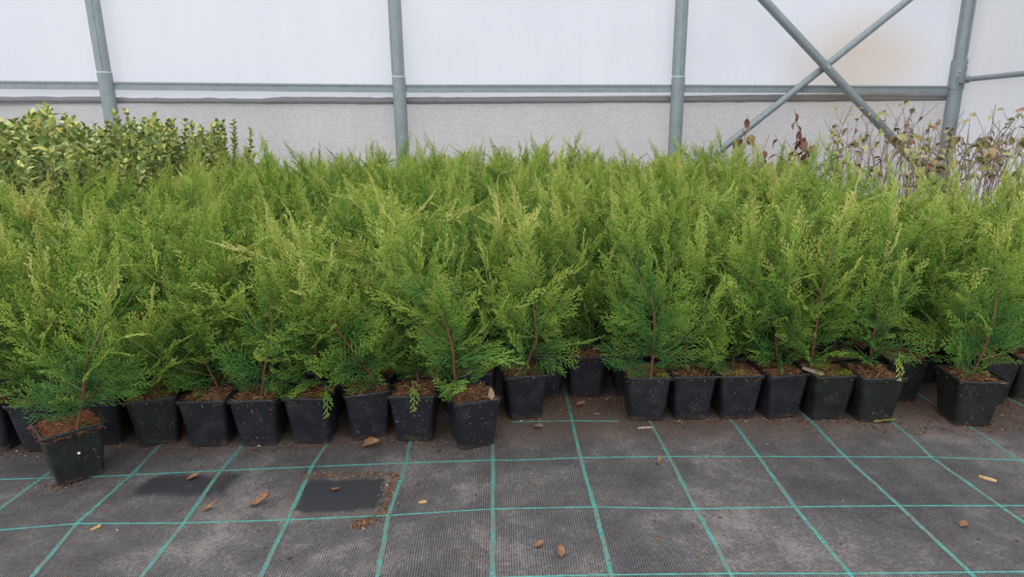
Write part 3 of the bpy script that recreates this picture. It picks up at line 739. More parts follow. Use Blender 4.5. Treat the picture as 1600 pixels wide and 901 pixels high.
# ------------------------------------------------------------------ the front pots, each with its own plant
# x, y, yaw deg, plastic, label, top [stem end dx,dy,dz] or list of points, tone, moss, options
FR = [
 (-1.215, 1.410, 0, 'b', 'young conifer in a black pot cut off by the photo\'s left edge', None, .45, 1, {}),
 (-1.092, 1.405, 0, 'b', 'conifer with a yellow upright tip, pot half hidden behind the forward tilted-corner pot', [(.03, 0, .10), (.035, 0, .22), (.065, -.01, .43)], .72, 1, {'n': 34}),
 (-0.967, 1.432, 3, 'b', 'dark conifer in the shaded pot wedged just behind the forward corner pot', None, .40, 0, {}),
 (-0.840, 1.424, 20, 'g', 'low bushy conifer in a twisted pot, first of the six-pot row', [(.01, 0, .10), (.03, -.03, .20), (.05, -.05, .30)], .55, 1, {'n': 30}),
 (-0.703, 1.412, 1, 'b', 'conifer leaning back in a square-set pot, second of the six-pot row', [(.02, .02, .10), (-.02, .03, .25), (.03, .05, .50)], .42, 0, {'n': 36}),
 (-0.585, 1.412, 2, 'b', 'conifer with a bare brown lower stem, third of the six-pot row', [(.015, -.03, .115), (.035, -.035, .20), (.056, -.03, .27), (.06, 0, .47)], .42, 0, {'gap': .8}),
 (-0.458, 1.417, -4, 'b', 'mossy-soiled conifer, fourth of the six-pot row, sprig hanging over its rim', [(.0, .02, .10), (.02, -.02, .24), (-.03, -.02, .46)], .52, 2, {'sprig': 1}),
 (-0.335, 1.437, 18, 'b', 'conifer leaning hard over its neighbour, fifth of the six-pot row', [(.045, -.03, .115), (.0, -.05, .215), (-.055, -.06, .31), (-.10, -.05, .47)], .55, 0, {'gap': .4, 'n': 44}),
 (-0.212, 1.419, -3, 'b', 'conifer in the last of the six-pot row, green sprig over rim', [(.01, .03, .10), (-.02, .03, .26), (-.06, .05, .53)], .56, 0, {'sprig': 2}),
 (-0.074, 1.381, 20, 'b', 'conifer with a thick leaning brown stem in the central forward pot', [(-.024, -.045, .118), (-.034, -.05, .185), (-.037, -.055, .26), (-.060, -.055, .335), (-.105, -.055, .415), (-.14, -.03, .52)], .50, 0, {'gap': .8, 'n': 46, 'r': .0042}),
 (0.054, 1.527, 8, 'b', 'conifer with side sprays in the lone pot stepped back beside the central one', [(.0, -.05, .118), (.018, -.05, .185), (.032, -.05, .24), (.0, 0, .50)], .62, 0, {'gap': .5, 'n': 44}),
 (0.115, 1.655, 0, 'b', 'conifer in the first pot of the recessed group, mostly hidden', [(.0, 0, .10), (-.11, -.02, .30), (-.12, -.03, .46)], .66, 0, {}),
 (0.234, 1.655, -2, 'b', 'conifer in the fully seen recessed pot with a soil-filled rim', [(.0, 0, .11), (.02, 0, .20), (-.04, .0, .34), (-.07, .02, .47)], .64, 0, {'gap': .4}),
 (0.362, 1.660, 0, 'b', 'conifer in the recessed pot carrying a bright moss cushion', None, .5, 4, {}),
 (0.368, 1.502, -1, 'b', 'conifer with straight bare stem in the first pot of the even right-hand row', [(.0, -.055, .118), (.005, -.055, .24), (-.006, -.05, .322), (-.055, -.04, .417), (-.085, -.02, .50)], .36, 1, {'gap': .9, 'r': .0036}),
 (0.483, 1.505, 1, 'b', 'small two-shoot conifer, second pot of the even right-hand row', [(-.01, -.02, .115), (-.02, -.02, .17), (.0, 0, .26), (.01, .02, .42)], .40, 0, {'n': 34, 'low': 1}),
 (0.600, 1.503, 2, 'b', 'conifer over dry tufted moss, third pot of the even right-hand row', [(.0, .03, .115), (.03, .03, .26), (.02, .04, .48)], .45, 3, {}),
 (0.712, 1.502, 11, 'b', 'conifer in the twisted fourth pot of the even right-hand row', [(.0, -.01, .115), (-.02, -.01, .23), (.0, .02, .48)], .42, 0, {}),
 (0.828, 1.490, 6, 'g', 'yellow-green upright conifer, mossy fifth pot of the even right-hand row', [(-.04, .0, .115), (-.036, .0, .216), (-.032, .0, .334), (-.020, .0, .431), (.012, .01, .52)], .86, 4, {'gap': .9, 'n': 46, 'r': .0038}),
 (0.940, 1.472, 1, 'g', 'conifer with a drooping lime tip, sixth pot of the even right-hand row', [(.0, .02, .115), (-.01, .0, .20), (.01, .03, .33), (.03, .06, .50)], .45, 0, {'sprig': 3}),
 (1.080, 1.590, 0, 'g', 'conifer bowed sideways over the pot standing forward at the row\'s end', [(.03, -.05, .126), (.11, -.06, .205), (.21, -.06, .264), (.27, -.04, .33)], .70, 0, {'gap': .5, 'r': .0032}),
 (1.168, 1.439, -5, 'g', 'slanting conifer in the forward pot near the photo\'s right edge', [(-.014, -.02, .12), (.013, -.02, .228), (.03, .0, .31), (.04, .03, .45)], .42, 0, {'gap': .7}),
 (1.303, 1.562, 5, 'g', 'conifer in the half-hidden pot behind the right-hand forward pot', [(.0, .0, .11), (.03, .0, .25), (.04, .02, .50)], .60, 2, {}),
 (1.430, 1.585, 0, 'g', 'conifer in the last black pot at the photo\'s right edge', None, .62, 0, {}),
 (-0.940, 1.262, 45, 'g', 'conifer with reddish stem in the corner-on green-black pot standing farthest forward', [(.040, -.035, .118), (.068, -.035, .20), (.090, -.04, .27), (.132, -.042, .34), (.15, -.02, .42)], .34, 5, {'gap': .75, 'n': 34, 'r': .0040, 'big': .85}),
]
SPECK = {}
def hero(i, rec):
    x, y, yaw, pl, label, pts, tone, ms, op = rec
    g = np.random.default_rng(900 + i); yw = math.radians(yaw)
    r = tree_root(x, y, label)
    pk = 'pot_green' if pl == 'g' else 'pot_blue'
    p = link('pot', POT[pk], r, rot=(0, 0, yw)); link('rim', RIMM[pk], p)
    so = link('soil', SOIL[i % 4], r, rot=(0, 0, yw + (i % 3) * PI / 2))
    fb = link('coir_fibres', FIBRED if ms == 5 else FIB[i % 4], so, rot=(0, 0, (i % 4) * PI / 2)); fb['kind'] = 'stuff'
    if ms in (1, 2, 3, 4):
        o = link('moss', MOSS[ms - 1], so, rot=(0, 0, i * 1.57)); o['kind'] = 'stuff'
    h = g.uniform(0.36, 0.45)
    path = catmull(pts, 18) if pts else random_stem(g, h, 0.06, 0.05, 0.11)
    link('stem', stem_mesh(path, op.get('r', 0.0030), 0.0012, 7), r)
    plc, sps = placements(path, g, int(op.get('n', 42) * 0.60), op.get('big', 1.0), op.get('gap', 0.0) * .7, 0.05, 4, 3 if op.get('low') else 6)
    for lp in sps: link('side_shoot', stem_mesh(lp, 0.0013, 0.0008, 5, 0.95, 1.0), r)
    if op.get('low'):
        p2 = catmull([(.03, -.04, .115), (.045, -.045, .15), (.05, -.05, .19)], 8); link('stem', stem_mesh(p2, .002, .001, 6), r); plc += placements(p2, g, 9, 0.5, laterals=0)[0]
    sg = op.get('sprig')
    if sg:      # a sprig that hangs over the rim
        q = {1: ((.045, -.050, .155), (.25, -.35, -.75), 6), 2: ((.0, -.045, .16), (.25, -.5, -.8), 6), 3: ((.035, -.04, .185), (-.22, -.45, -.85), 6)}[sg]
        d = np.array(q[1]); d /= np.linalg.norm(d); z = np.array([0, -1, .2]); z -= d * z.dot(d); z /= np.linalg.norm(z); yv = np.cross(z, d)
        Mx = np.eye(4); Mx[:3, 0] = d; Mx[:3, 1] = yv; Mx[:3, 2] = z; Mx[:3, 3] = q[0]; plc.append((q[2], Mx, 0.9 if sg == 3 else 0.55))
    for j, Mx, age in plc:
        o = bpy.data.objects.new('branch', SPRAY_ME[j]); COL.objects.link(o); o.parent = r
        o.matrix_basis = Matrix(Mx.tolist())
        v_ = 0.5 + (tone - 0.5) * 0.6 + age * 0.46 / 0.6
        o.color = (v_, v_, v_, 1)
    if i == 24:
        m = MB(); m.tube([(0.0, -0.0535, 0.070), (0.0, -0.0505, 0.070)], [.003, .0022], 7); link('perlite_grain', m.mesh('perlite_grain', M['perlite']), p)
    return r
for i, rec in enumerate(FR): hero(i, rec)

# ------------------------------------------------------------------ the bed behind: columns that continue the front pots
COLS = [(0, 'the pot cut off at the left edge'), (1, 'the yellow-tipped pot by the corner-on pot'), (2, 'the shaded pot behind the corner-on pot'), (3, 'the twisted first pot of the six-pot row'), (4, 'the second pot of the six-pot row'), (5, 'the third pot of the six-pot row'), (6, 'the fourth pot of the six-pot row'), (7, 'the fifth pot of the six-pot row'), (8, 'the last pot of the six-pot row'), (9, 'the central forward pot'), (10, 'the lone stepped-back pot'), (11, 'the half-hidden recessed pot'), (12, 'the fully seen recessed pot'), (13, 'the moss-cushion recessed pot'), (15, 'the second pot of the even row'), (16, 'the third pot of the even row'), (17, 'the fourth pot of the even row'), (18, 'the yellow-green fifth pot of the even row'), (19, 'the sixth pot of the even row'), (20, 'the pot with the sideways-bowed plant'), (22, 'the half-hidden pot near the right edge'), (23, 'the last pot at the right edge')]
ORD = ['', 'second', 'third', 'fourth', 'fifth', 'sixth', 'seventh', 'eighth', 'ninth', 'tenth', 'eleventh', 'twelfth', 'thirteenth', 'fourteenth', 'fifteenth', 'sixteenth', 'seventeenth', 'eighteenth', 'nineteenth', 'twentieth', 'twenty-first', 'twenty-second', 'twenty-third']
rg = random.Random(77)
spots = []
for i, ref in COLS:
    x, y = FR[i][0], FR[i][1]
    if i in (9,): y += 0.03
    k = 1; y += 0.135
    while y < 4.30:
        spots.append((x + rg.uniform(-.012, .012), y + rg.uniform(-.012, .012), k, ref)); k += 1; y += 0.142
EXTRA = [(-1.345, 'outer column beside the broadleaf shrubs, first in'), (-1.475, 'outer'), (-1.605, 'outer'), (-1.735, 'outer'), (1.19, 'fwd'), (1.56, 'outer'), (1.69, 'outer'), (1.82, 'outer'), (1.95, 'outer'), (2.08, 'outer')]
for x, ref in EXTRA:
    y = 1.60
    if ref == 'fwd': y = 1.70
    while y < 4.30:
        spots.append((x + rg.uniform(-.012, .012), y + rg.uniform(-.012, .012), 0, ref)); y += 0.142
spots = [s for s in spots if abs(s[0] + 0.02) < 0.835 * s[1] + 0.16 and not (s[1] > 2.45 and s[0] > 1.66)]
spots.sort(key=lambda s: s[1])
near, far = spots[:272], spots[272:]
nl = {}
for n, (x, y, k, ref) in enumerate(near):
    if k: lab = 'young green conifer, %s plant back in line behind %s' % (ORD[k], ref.replace('the ', '', 1))
    else:
        key = ('l' if x < 0 else 'f' if ref == 'fwd' else 'r')
        cx = min((e_[0] for e_ in EXTRA), key=lambda v: abs(v - x)); nl[cx] = nl.get(cx, 0) + 1; od = (['first'] + ORD[1:])[nl[cx] - 1]
        if key == 'l': lab = 'green conifer, %s from the front in the %s column in from the broadleaf shrubs' % (od, {-1.735: 'outermost', -1.605: 'second', -1.475: 'third', -1.345: 'fourth'}[cx])
        elif key == 'r': lab = 'green conifer, %s from the front in the %s column in from the dry-shrub side' % (od, {2.08: 'outermost', 1.95: 'second', 1.82: 'third', 1.69: 'fourth', 1.56: 'fifth'}[cx])
        else: lab = 'green conifer, %s in the line running back behind the slanting one near the right edge' % od
    r = tree_root(x, y, lab, (rg.uniform(-.13, .13), rg.uniform(-.13, .13)))
    if not k: r['group'] = {'l': 'conifers at the broadleaf side', 'f': 'conifers behind the forward end pot', 'r': 'conifers at the dry-shrub side'}[key]
    rz = rg.uniform(0, 6.28); v_ = n % 9 if rg.random() < 0.5 else rg.randrange(9)
    s = rg.uniform(0.88, 1.12)
    if y < 2.1: s *= 0.98
    pk = 'pot_green' if x > 0.75 else 'pot_blue'
    link('pot', POT[pk], r, rot=(0, 0, rg.uniform(-.12, .12)))
    link('soil', SOIL[n % 4], r, rot=(0, 0, rg.uniform(-.1, .1)))
    link('stem', VAR[v_][1], r, rot=(0, 0, rz), sc=(1, 1, s))
    o = link('foliage', VAR[v_][0], r, rot=(0, 0, rz), sc=(1.03, 1.03, s))
    tn = 0.5 + rg.gauss(0.0, 0.14); o.color = (tn, tn, tn, 1)

# the farther plants of the bed: one object of kind stuff, set out by geometry nodes on their own spots
def far_bed(pts):
    g = np.random.default_rng(5); n = len(pts)
    me = bpy.data.meshes.new('far_conifers'); me.vertices.add(n)
    me.vertices.foreach_set('co', np.array([(p[0], p[1], 0.0) for p in pts], dtype=np.float32).ravel())
    at = me.attributes.new('variant', 'INT', 'POINT'); at.data.foreach_set('value', g.integers(0, 9, n).astype(np.int32))
    at = me.attributes.new('turn', 'FLOAT_VECTOR', 'POINT'); at.data.foreach_set('vector', np.stack([g.uniform(-.07, .07, n), g.uniform(-.07, .07, n), g.uniform(0, 6.28, n)], 1).astype(np.float32).ravel())
    at = me.attributes.new('size', 'FLOAT', 'POINT'); at.data.foreach_set('value', g.uniform(0.92, 1.16, n).astype(np.float32))
    o = link('conifer_bed', me)
    ng = bpy.data.node_groups.new('far_conifers', 'GeometryNodeTree')
    ng.interface.new_socket('Geometry', in_out='INPUT', socket_type='NodeSocketGeometry'); ng.interface.new_socket('Geometry', in_out='OUTPUT', socket_type='NodeSocketGeometry')
    N = ng.nodes; L = ng.links
    gi = N.new('NodeGroupInput'); go = N.new('NodeGroupOutput'); jn = N.new('GeometryNodeJoinGeometry')
    def attr(nm, tp):
        a = N.new('GeometryNodeInputNamedAttribute'); a.data_type = tp; a.inputs[0].default_value = nm; return a.outputs[0]
    va, tu, sz = attr('variant', 'INT'), attr('turn', 'FLOAT_VECTOR'), attr('size', 'FLOAT')
    er = N.new('FunctionNodeEulerToRotation'); L.new(tu, er.inputs[0])
    have = {}
    for ob in bpy.data.objects:
        if ob.type == 'MESH' and ob.name.split('.')[0] == 'foliage': have.setdefault(ob.data.name, ob)
    for k in range(9):
        src = have.get(VAR[k][0].name)
        if src is None: continue
        cp = N.new('FunctionNodeCompare'); cp.data_type = 'INT'; cp.operation = 'EQUAL'
        ci = [s_ for s_ in cp.inputs if s_.type == 'INT']; L.new(va, ci[0]); ci[1].default_value = k
        oi = N.new('GeometryNodeObjectInfo'); oi.transform_space = 'ORIGINAL'; oi.inputs[0].default_value = src
        ip = N.new('GeometryNodeInstanceOnPoints')
        L.new(gi.outputs[0], ip.inputs['Points']); L.new(cp.outputs[0], ip.inputs['Selection']); L.new(oi.outputs['Geometry'], ip.inputs['Instance'])
        L.new(er.outputs[0], ip.inputs['Rotation']); L.new(sz, ip.inputs['Scale'])
        L.new(ip.outputs[0], jn.inputs[0])
    L.new(jn.outputs[0], go.inputs[0])
    md = o.modifiers.new('plants', 'NODES'); md.node_group = ng
    o.color = (.5, .5, .5, 1)
    tag(o, 'mass of green young conifers filling the back of the bed towards the film wall', 'conifers', None, 'stuff')
far_bed(far)

# ------------------------------------------------------------------ broadleaf shrubs, deciduous shrubs
def leaf_arrays(L, W, fold=0.25, curl=0.15, wide=0.6, n=4):
    V = []; F = []
    for k in range(n + 1):
        u = k / n; w_ = W * math.sin(PI * min(1, u ** (1.0 / (0.4 + wide)) * 0.97 + 0.02)) * 0.5
        z = -curl * L * u * u
        V += [(u * L, -w_, z + fold * w_), (u * L, 0, z), (u * L, w_, z + fold * w_)]
    for k in range(n):
        for i in range(2):
            a = k * 3 + i; F += [(a, a + 3, a + 4), (a, a + 4, a + 1)]
    return np.array(V), np.array(F)
def frame(d, up):
    d = d / np.linalg.norm(d); z = up - d * up.dot(d); z /= np.linalg.norm(z) + 1e-9
    return np.stack([d, np.cross(z, d), z], 1)
def shrub_mesh(seed, h0, h1, nsh=14):
    g = np.random.default_rng(seed); LV = []; LF = []; o = 0; stems = []
    for s in range(nsh):
        a = g.uniform(0, 6.28); sp = g.uniform(0.02, 0.19); h = g.uniform(h0, h1) * (1.05 - 0.9 * max(0, sp - .05))
        path = catmull([(0.01 * math.cos(a), 0.01 * math.sin(a), 0.16), (sp * math.cos(a), sp * math.sin(a), 0.16 + h * 0.45), (sp * 1.35 * math.cos(a) + g.normal(0, .02), sp * 1.35 * math.sin(a) + g.normal(0, .02), 0.16 + h)], 14)
        stems.append(path)
        nl_ = int(h * 82)
        for q in range(nl_):
            u = 0.25 + 0.75 * (q + 1) / nl_; f = u * 13; k = min(12, int(f)); p = path[k] + (path[k + 1] - path[k]) * (f - k)
            ax = path[k + 1] - path[k]; ax /= np.linalg.norm(ax); az = q * 2.4 + g.uniform(-.5, .5)
            sd = np.array([math.cos(az), math.sin(az), 0]); el = math.radians(g.uniform(20, 62)) * (1.0 + 0.15 * u)
            d = ax * math.sin(min(el, 1.4)) + sd * math.cos(min(el, 1.4))
            l_ = g.uniform(0.028, 0.046) * (1.0 - 0.10 * max(0, u - .8) / .2)
            v_, f_ = leaf_arrays(l_, l_ * 0.64, 0.3, g.uniform(-.1, .25), 0.95)
            R_ = frame(d, ax + g.normal(0, .25, 3)); LV.append(v_ @ R_.T + p); LF.append(f_ + o); o += len(v_)
    return mesh('foliage', np.concatenate(LV), np.concatenate(LF), M['shrubleaf'], True), [stem_of(p) for p in stems]
def stem_of(path, r0=0.003, r1=0.0013, mat='shrubtwig'):
    m = MB(); m.tube([tuple(p) for p in path], list(np.linspace(r0, r1, len(path))), 5); return m.mesh('stem', M[mat], True)
BIGPOT = POT['pot_blue']
SV = [shrub_mesh(60 + i, 0.50, 0.70) for i in range(4)]
rg = random.Random(12); pts = []
y = 2.62
while y < 4.5:
    x = -1.83 - rg.uniform(0, .06)
    while x > -0.86 * y - 0.25:
        pts.append((x + rg.uniform(-.03, .03), y + rg.uniform(-.04, .04))); x -= 0.235
    y += 0.235
ORDS = ORD[1:]
pts.sort(key=lambda p: (round(p[1] / 0.235), -p[0])); rowc = {}
rows_ = sorted(set(round((p[1] - 2.62) / 0.235) for p in pts))
for n, (x, y) in enumerate(pts):
    rw = round((y - 2.62) / 0.235); rowc[rw] = rowc.get(rw, 0) + 1; cnum = rowc[rw]
    e = empty('leafy_shrub', (x, y, 0), rg.uniform(0, 6.28))
    rn = ['front', 'second', 'third', 'fourth', 'fifth', 'sixth', 'seventh', 'eighth', 'wall-side'][min(rw, 8)]
    cn = ['nearest the conifers', 'second from the conifers', 'third from the conifers', 'fourth from the conifers', 'fifth from the conifers', 'sixth from the conifers', 'seventh from the conifers', 'eighth from the conifers', 'ninth from the conifers', 'tenth from the conifers'][min(cnum - 1, 9)]
    tag(e, 'olive-green broadleaf shrub in the %s row of its kind, %s' % (rn, cn), 'shrub', 'broadleaf shrubs by the film wall')
    fo, st = SV[n % 4]; s = rg.uniform(0.82, 0.96)
    o = link('foliage', fo, e, sc=(1, 1, s)); o['kind'] = 'stuff'
    for q in st: link('stem', q, e, sc=(1, 1, s))
    link('pot', BIGPOT, e, sc=(1.35, 1.35, 1.3)); link('soil', SOIL[n % 4], e, sc=(1.35, 1.35, 1.3))

LV_, LF_ = leaf_arrays(0.050, 0.032, 0.35, 0.30, 0.7, 5); LEAF_A = mesh('leaf', LV_, LF_, M['dryshrubleaf'], True)
LV_, LF_ = leaf_arrays(0.040, 0.022, 0.6, 0.45, 0.6, 5); LEAF_B = mesh('leaf', LV_, LF_, M['dryshrubleaf'], True)
LV_, LF_ = leaf_arrays(0.070, 0.040, 0.4, 0.55, 0.6, 5); LEAF_R = mesh('leaf', LV_, LF_, M['redleaf'], True)
def twiggy(name, x, y, h, nst, nleaf, label, cat, group, seed, leaves, mat, red=0.0, spread=0.09, top=None, droop=0.2):
    g = np.random.default_rng(seed); e = empty(name, (x, y, 0)); tag(e, label, cat, group)
    link('pot', BIGPOT, e, sc=(1.35, 1.35, 1.3)); link('soil', SOIL[seed % 4], e, sc=(1.35, 1.35, 1.3))
    paths = []
    for s in range(nst):
        a = g.uniform(0, 6.28); sp = g.uniform(0.25, 1) * spread; hh = h * g.uniform(0.72, 1.0)
        pts_ = [(0.012 * math.cos(a), 0.012 * math.sin(a), 0.14), (sp * .6 * math.cos(a) + g.normal(0, .012), sp * .6 * math.sin(a) + g.normal(0, .012), 0.14 + (hh - .14) * .4), (sp * math.cos(a) + g.normal(0, .028), sp * math.sin(a) + g.normal(0, .028), 0.14 + (hh - .14) * .75), (sp * 1.2 * math.cos(a) + g.normal(0, .045), sp * 1.2 * math.sin(a) + g.normal(0, .045), hh)]
        p = catmull(pts_, 12); paths.append(p); link('stem', stem_of(p, .0034, .0013, mat), e)
        for b_ in range(2):
            k = int(g.integers(5, 10)); az = g.uniform(0, 6.28); l_ = g.uniform(.05, .13)
            q = catmull([p[k], p[k] + np.array([math.cos(az) * l_ * .4, math.sin(az) * l_ * .4, l_ * .45]), p[k] + np.array([math.cos(az) * l_ * .55, math.sin(az) * l_ * .55, l_])], 7)
            paths.append(q); link('stem', stem_of(q, .0018, .0010, mat), e)
    for q in range(nleaf):
        p = paths[int(g.integers(0, len(paths)))]; u = g.uniform(.55, 1.0) ** .7; f = u * (len(p) - 1); k = min(len(p) - 2, int(f)); pos = p[k] + (p[k + 1] - p[k]) * (f - k)
        az = g.uniform(0, 6.28); d = np.array([math.cos(az), math.sin(az), g.uniform(-.9, .5) - droop]); R_ = frame(d, np.array([0, 0, 1.0]) + g.normal(0, .4, 3)) * g.uniform(.7, 1.15)
        Mx = np.eye(4); Mx[:3, :3] = R_; Mx[:3, 3] = pos
        o = bpy.data.objects.new('leaf', leaves[q % len(leaves)]); COL.objects.link(o); o.parent = e; o.matrix_basis = Matrix(Mx.tolist())
rg = random.Random(31); n = 0; DRY = []
for r_, (y, xs_) in enumerate(((2.80, (1.92, 2.15, 2.36)), (3.10, (1.94, 2.18, 2.41, 2.62)), (3.42, (2.0, 2.24, 2.48, 2.72)), (3.75, (2.08, 2.34, 2.60, 2.86, 3.08)), (4.08, (2.20, 2.46, 2.72, 2.97, 3.18)), (4.40, (2.42, 2.66, 2.88, 3.10)))):
    for c_, x in enumerate(xs_):
        h = rg.uniform(0.68, 0.84) + (0.07 if r_ > 2 else -0.02)
        twiggy('dry_shrub', x + rg.uniform(-.03, .03), y + rg.uniform(-.03, .03), h, 5, 20, 'twiggy shrub with fading yellow-brown leaves, %s row from front, %s from the conifers' % (['first', 'second', 'third', 'fourth', 'fifth', 'wall-side'][r_], ['nearest', 'second', 'third', 'fourth', 'fifth'][c_]), 'shrub', 'fading twiggy shrubs by the corner', 200 + n, (LEAF_A, LEAF_B), 'twig', 0, 0.10); n += 1
twiggy('red_leaved_shrub', 1.74, 4.40, 0.98, 1, 14, 'single tall stem with hanging dark red leaves beside the thinner brace foot', 'shrub', None, 301, (LEAF_R,), 'redtwig', spread=.03, droop=.9)
twiggy('red_leaved_shrub', 1.98, 4.40, 0.84, 4, 34, 'low dark red-leaved shrub clump between the two brace feet', 'shrub', None, 302, (LEAF_R,), 'redtwig', spread=.12, droop=.4)
twiggy('red_leaved_shrub', 2.16, 4.42, 0.74, 3, 16, 'sparse dark red-leaved shrub under the falling brace', 'shrub', None, 305, (LEAF_R,), 'redtwig', spread=.10, droop=.4)

# ------------------------------------------------------------------ litter on the fabric
def leaf_litter(L, W, mat, curl=0.3, fold=0.5, th=0.0008, seed=0):
    g = np.random.default_rng(seed); V, F = leaf_arrays(L, W, fold, -curl, 0.7, 7); V = V + g.normal(0, L * 0.02, V.shape); V[:, 2] -= V[:, 2].min()
    n_ = len(V); V2 = V.copy(); V2[:, 2] += th
    # closed rim
    k = n_ // 3; rim_ = [i * 3 for i in range(k)] + [i * 3 + 2 for i in range(k - 1, -1, -1)]
    S = []
    for a, c_ in zip(rim_, rim_[1:] + rim_[:1]): S += [(a, c_, n_ + c_), (a, n_ + c_, n_ + a)]
    return mesh('dry_leaf', np.vstack([V, V2]), np.vstack([F[:, ::-1], F + n_, np.array(S)]), M[mat], False)
def litter(name, me, x, y, z, rz, label, cat, rot=(0, 0)):
    o = link(name, me, None, (x, y, z), (rot[0], rot[1], rz)); tag(o, label, cat); return o
litter('dry_leaf', leaf_litter(.042, .034, 'dryleaf', .25, .7, seed=1), -.334, 1.352, .002, .2, 'curled brown dry leaf lying before the fifth pot of the six-pot row', 'leaf')
litter('dry_leaf', leaf_litter(.045, .022, 'dryleaf', .5, .6, seed=2), -.512, 1.122, .002, .1, 'brown crumpled leaf alone on open fabric between the two damp patches', 'leaf')
litter('dry_leaf', leaf_litter(.026, .014, 'dryleaf', .6, .3, seed=9), -.495, 1.126, .004, 1.2, 'thin curled leaf piece lying on the crumpled brown leaf', 'leaf')
litter('dry_leaf', leaf_litter(.034, .020, 'paleleaf', .35, .5, seed=3), .078, 1.444, .002, -.9, 'pale pointed dry leaf on fabric beside the stepped-back pot', 'leaf')
litter('dry_leaf', leaf_litter(.030, .020, 'dryleaf', .2, .5, seed=4), .195, 1.556, .002, .3, 'small brown leaf before the fully seen recessed pot', 'leaf')
litter('dry_leaf', leaf_litter(.026, .016, 'dryleaf', .3, .5, seed=5), -.685, 1.226, .002, .4, 'small brown leaf at the upper edge of the curved damp patch', 'leaf')
litter('green_leaf', leaf_litter(.060, .010, 'greenleaf', .08, .3, seed=6), .93, 1.424, .002, .05, 'narrow olive leaf flat before the sixth pot of the even row', 'leaf')
litter('dry_leaf', leaf_litter(.030, .016, 'paleleaf', .25, .2, seed=7), -.026, 1.335, .124, 2.0, 'tan dry leaf standing on the rim of the central forward pot', 'leaf', (0, -1.25))
litter('dry_leaf', leaf_litter(.024, .008, 'dryleaf', .3, .3, seed=8), .345, 1.250, .002, 1.2, 'dark brown leaf scrap on fabric by a stripe crossing', 'leaf')
litter('dry_leaf', leaf_litter(.020, .011, 'dryleaf', .3, .5, seed=11), .052, .972, .002, .5, 'tiny brown leaf near the bottom edge, upper of two', 'leaf')
litter('dry_leaf', leaf_litter(.022, .013, 'dryleaf', .5, .5, seed=12), .098, .942, .002, 1.5, 'tiny curled leaf near the bottom edge, lower of two', 'leaf')
litter('dry_leaf', leaf_litter(.018, .013, 'dryleaf', .3, .5, seed=13), .848, 1.003, .002, .5, 'tiny round brown leaf alone on the right-hand fabric', 'leaf')
litter('dry_leaf', leaf_litter(.030, .012, 'dryleaf', .4, .5, seed=14), -.598, 1.103, .002, .7, 'faint brown leaf scrap below the curved damp patch', 'leaf')
litter('dry_leaf', leaf_litter(.026, .008, 'dryleaf', .4, .4, seed=15), -.362, 1.176, .002, -.5, 'slim brown scrap lying on the square damp patch', 'leaf')
def chip(L, W, H, mat, seed):
    g = random.Random(seed); m = MB(); n_ = 6; V = []
    for k in range(n_ + 1):
        u = k / n_; w_ = W * (0.35 + 0.65 * math.sin(PI * (0.12 + 0.76 * u))) * g.uniform(.8, 1.1); zz = g.uniform(0, H * .25)
        V += [(u * L, -w_ / 2, 0), (u * L, w_ / 2, 0), (u * L, w_ / 2 * .8, H + zz), (u * L, -w_ / 2 * .7, H * .8 + zz)]
    F = [(k * 4 + i, k * 4 + (i + 1) % 4, k * 4 + 4 + (i + 1) % 4, k * 4 + 4 + i) for k in range(n_) for i in range(4)] + [(3, 2, 1, 0), (n_ * 4, n_ * 4 + 1, n_ * 4 + 2, n_ * 4 + 3)]
    m.add(V, F); return m.mesh('wood_chip', M[mat])
litter('wood_chip', chip(.052, .014, .005, 'wood', 1), .765, 1.482, .128, -.9, 'weathered grey-tan wood chip lying across the rims of two mossy pots', 'wood chip', (0, .05))
litter('wood_chip', chip(.030, .007, .004, 'yellowchip', 2), 1.008, 1.170, .001, -.75, 'yellowish wood splinter on the fabric near the right edge', 'wood chip')
litter('wood_chip', chip(.017, .006, .003, 'yellowchip', 3), -.782, 1.052, .001, .9, 'small yellow wood chip on a green line at lower left', 'wood chip')
litter('wood_chip', chip(.016, .007, .003, 'yellowchip', 4), -.172, 1.119, .001, .2, 'small pale chip beside the square damp patch', 'wood chip')
litter('wood_chip', chip(.040, .005, .003, 'wood', 5), .335, 1.420, .001, .1, 'thin dry stalk before the first pot of the even row', 'wood chip')
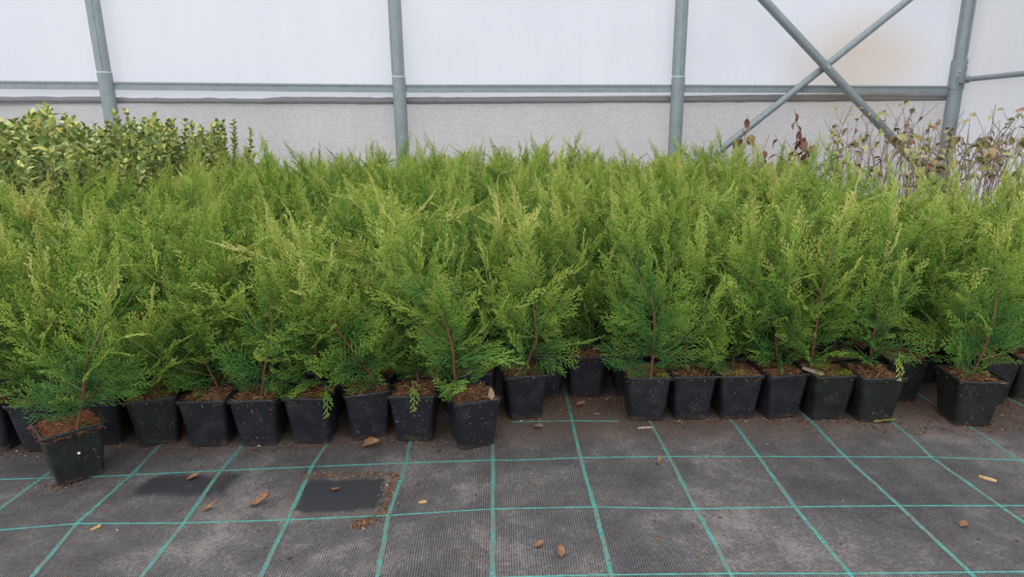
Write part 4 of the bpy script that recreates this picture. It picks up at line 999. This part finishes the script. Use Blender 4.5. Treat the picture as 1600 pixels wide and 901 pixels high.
def crumbs(name, pts, smin, smax, mat, flat=.6, seed=0):
    g = np.random.default_rng(seed); n_ = len(pts); P = np.array(pts); s = g.uniform(smin, smax, n_) * g.uniform(.5, 1, n_)
    O = np.array([(1, 0, 0), (0, 1, 0), (-1, 0, 0), (0, -1, 0), (0, 0, flat), (0, 0, -.3)]); Fo = np.array([(0, 1, 4), (1, 2, 4), (2, 3, 4), (3, 0, 4), (1, 0, 5), (2, 1, 5), (3, 2, 5), (0, 3, 5)])
    a = g.uniform(0, 6.28, n_); st = g.uniform(.5, 1.8, n_); V = np.empty((n_, 6, 3))
    x = O[None, :, 0] * st[:, None]; y = O[None, :, 1]
    V[:, :, 0] = x * np.cos(a)[:, None] - y * np.sin(a)[:, None]; V[:, :, 1] = x * np.sin(a)[:, None] + y * np.cos(a)[:, None]; V[:, :, 2] = O[None, :, 2]
    V = V * s[:, None, None] * (1 + g.normal(0, .15, (n_, 6, 1))); V[:, :, :2] += P[:, None, :2]; V[:, :, 2] += (s * .25)[:, None] + (P[:, 2][:, None] if P.shape[1] > 2 else 0)
    F = (Fo[None] + (np.arange(n_) * 6)[:, None, None]).reshape(-1, 3)
    return mesh(name, V.reshape(-1, 3), F, M[mat], False)
g = np.random.default_rng(8); pt = []
for _ in range(2600):                                   # loose peat along the feet of the pots
    rec = FR[g.integers(0, 25)]; pt.append((rec[0] + g.normal(0, .05), rec[1] - .045 - abs(g.normal(0, .028)) + .01, 0))
for _ in range(700): pt.append((g.uniform(.10, .36), g.uniform(1.50, 1.62), 0))
for _ in range(700): pt.append((g.uniform(.98, 1.5), g.uniform(1.36, 1.55), 0))
for _ in range(420): pt.append((g.uniform(-1.2, 1.3), g.uniform(.85, 1.4), 0))
for _ in range(420):
    k = g.random()
    pt.append((g.uniform(-.44, -.23), 1.232 + g.normal(0, .008), 0) if k < .5 else (-.238 + g.normal(0, .008), g.uniform(1.08, 1.23), 0))
tag(link('peat_crumbs', crumbs('peat_crumbs', pt, .0012, .0042, 'crumb', seed=1)), 'loose brown peat crumbs strewn along the feet of the front pots', 'crumbs', None, 'stuff')
pt = []
for _ in range(320):
    a = g.uniform(0, 6.28); r_ = abs(g.normal(0, .5)); pt.append((-.268 + math.cos(a) * .022 * r_ + .01 * math.sin(a) * r_, 1.057 + math.sin(a) * .016 * r_, max(0, .004 * (1 - r_))))
tag(link('peat_clump', crumbs('peat_clump', pt, .0015, .0045, 'crumb', seed=2)), 'small clump of spilled brown peat below the square damp patch', 'peat clump', None, 'stuff')
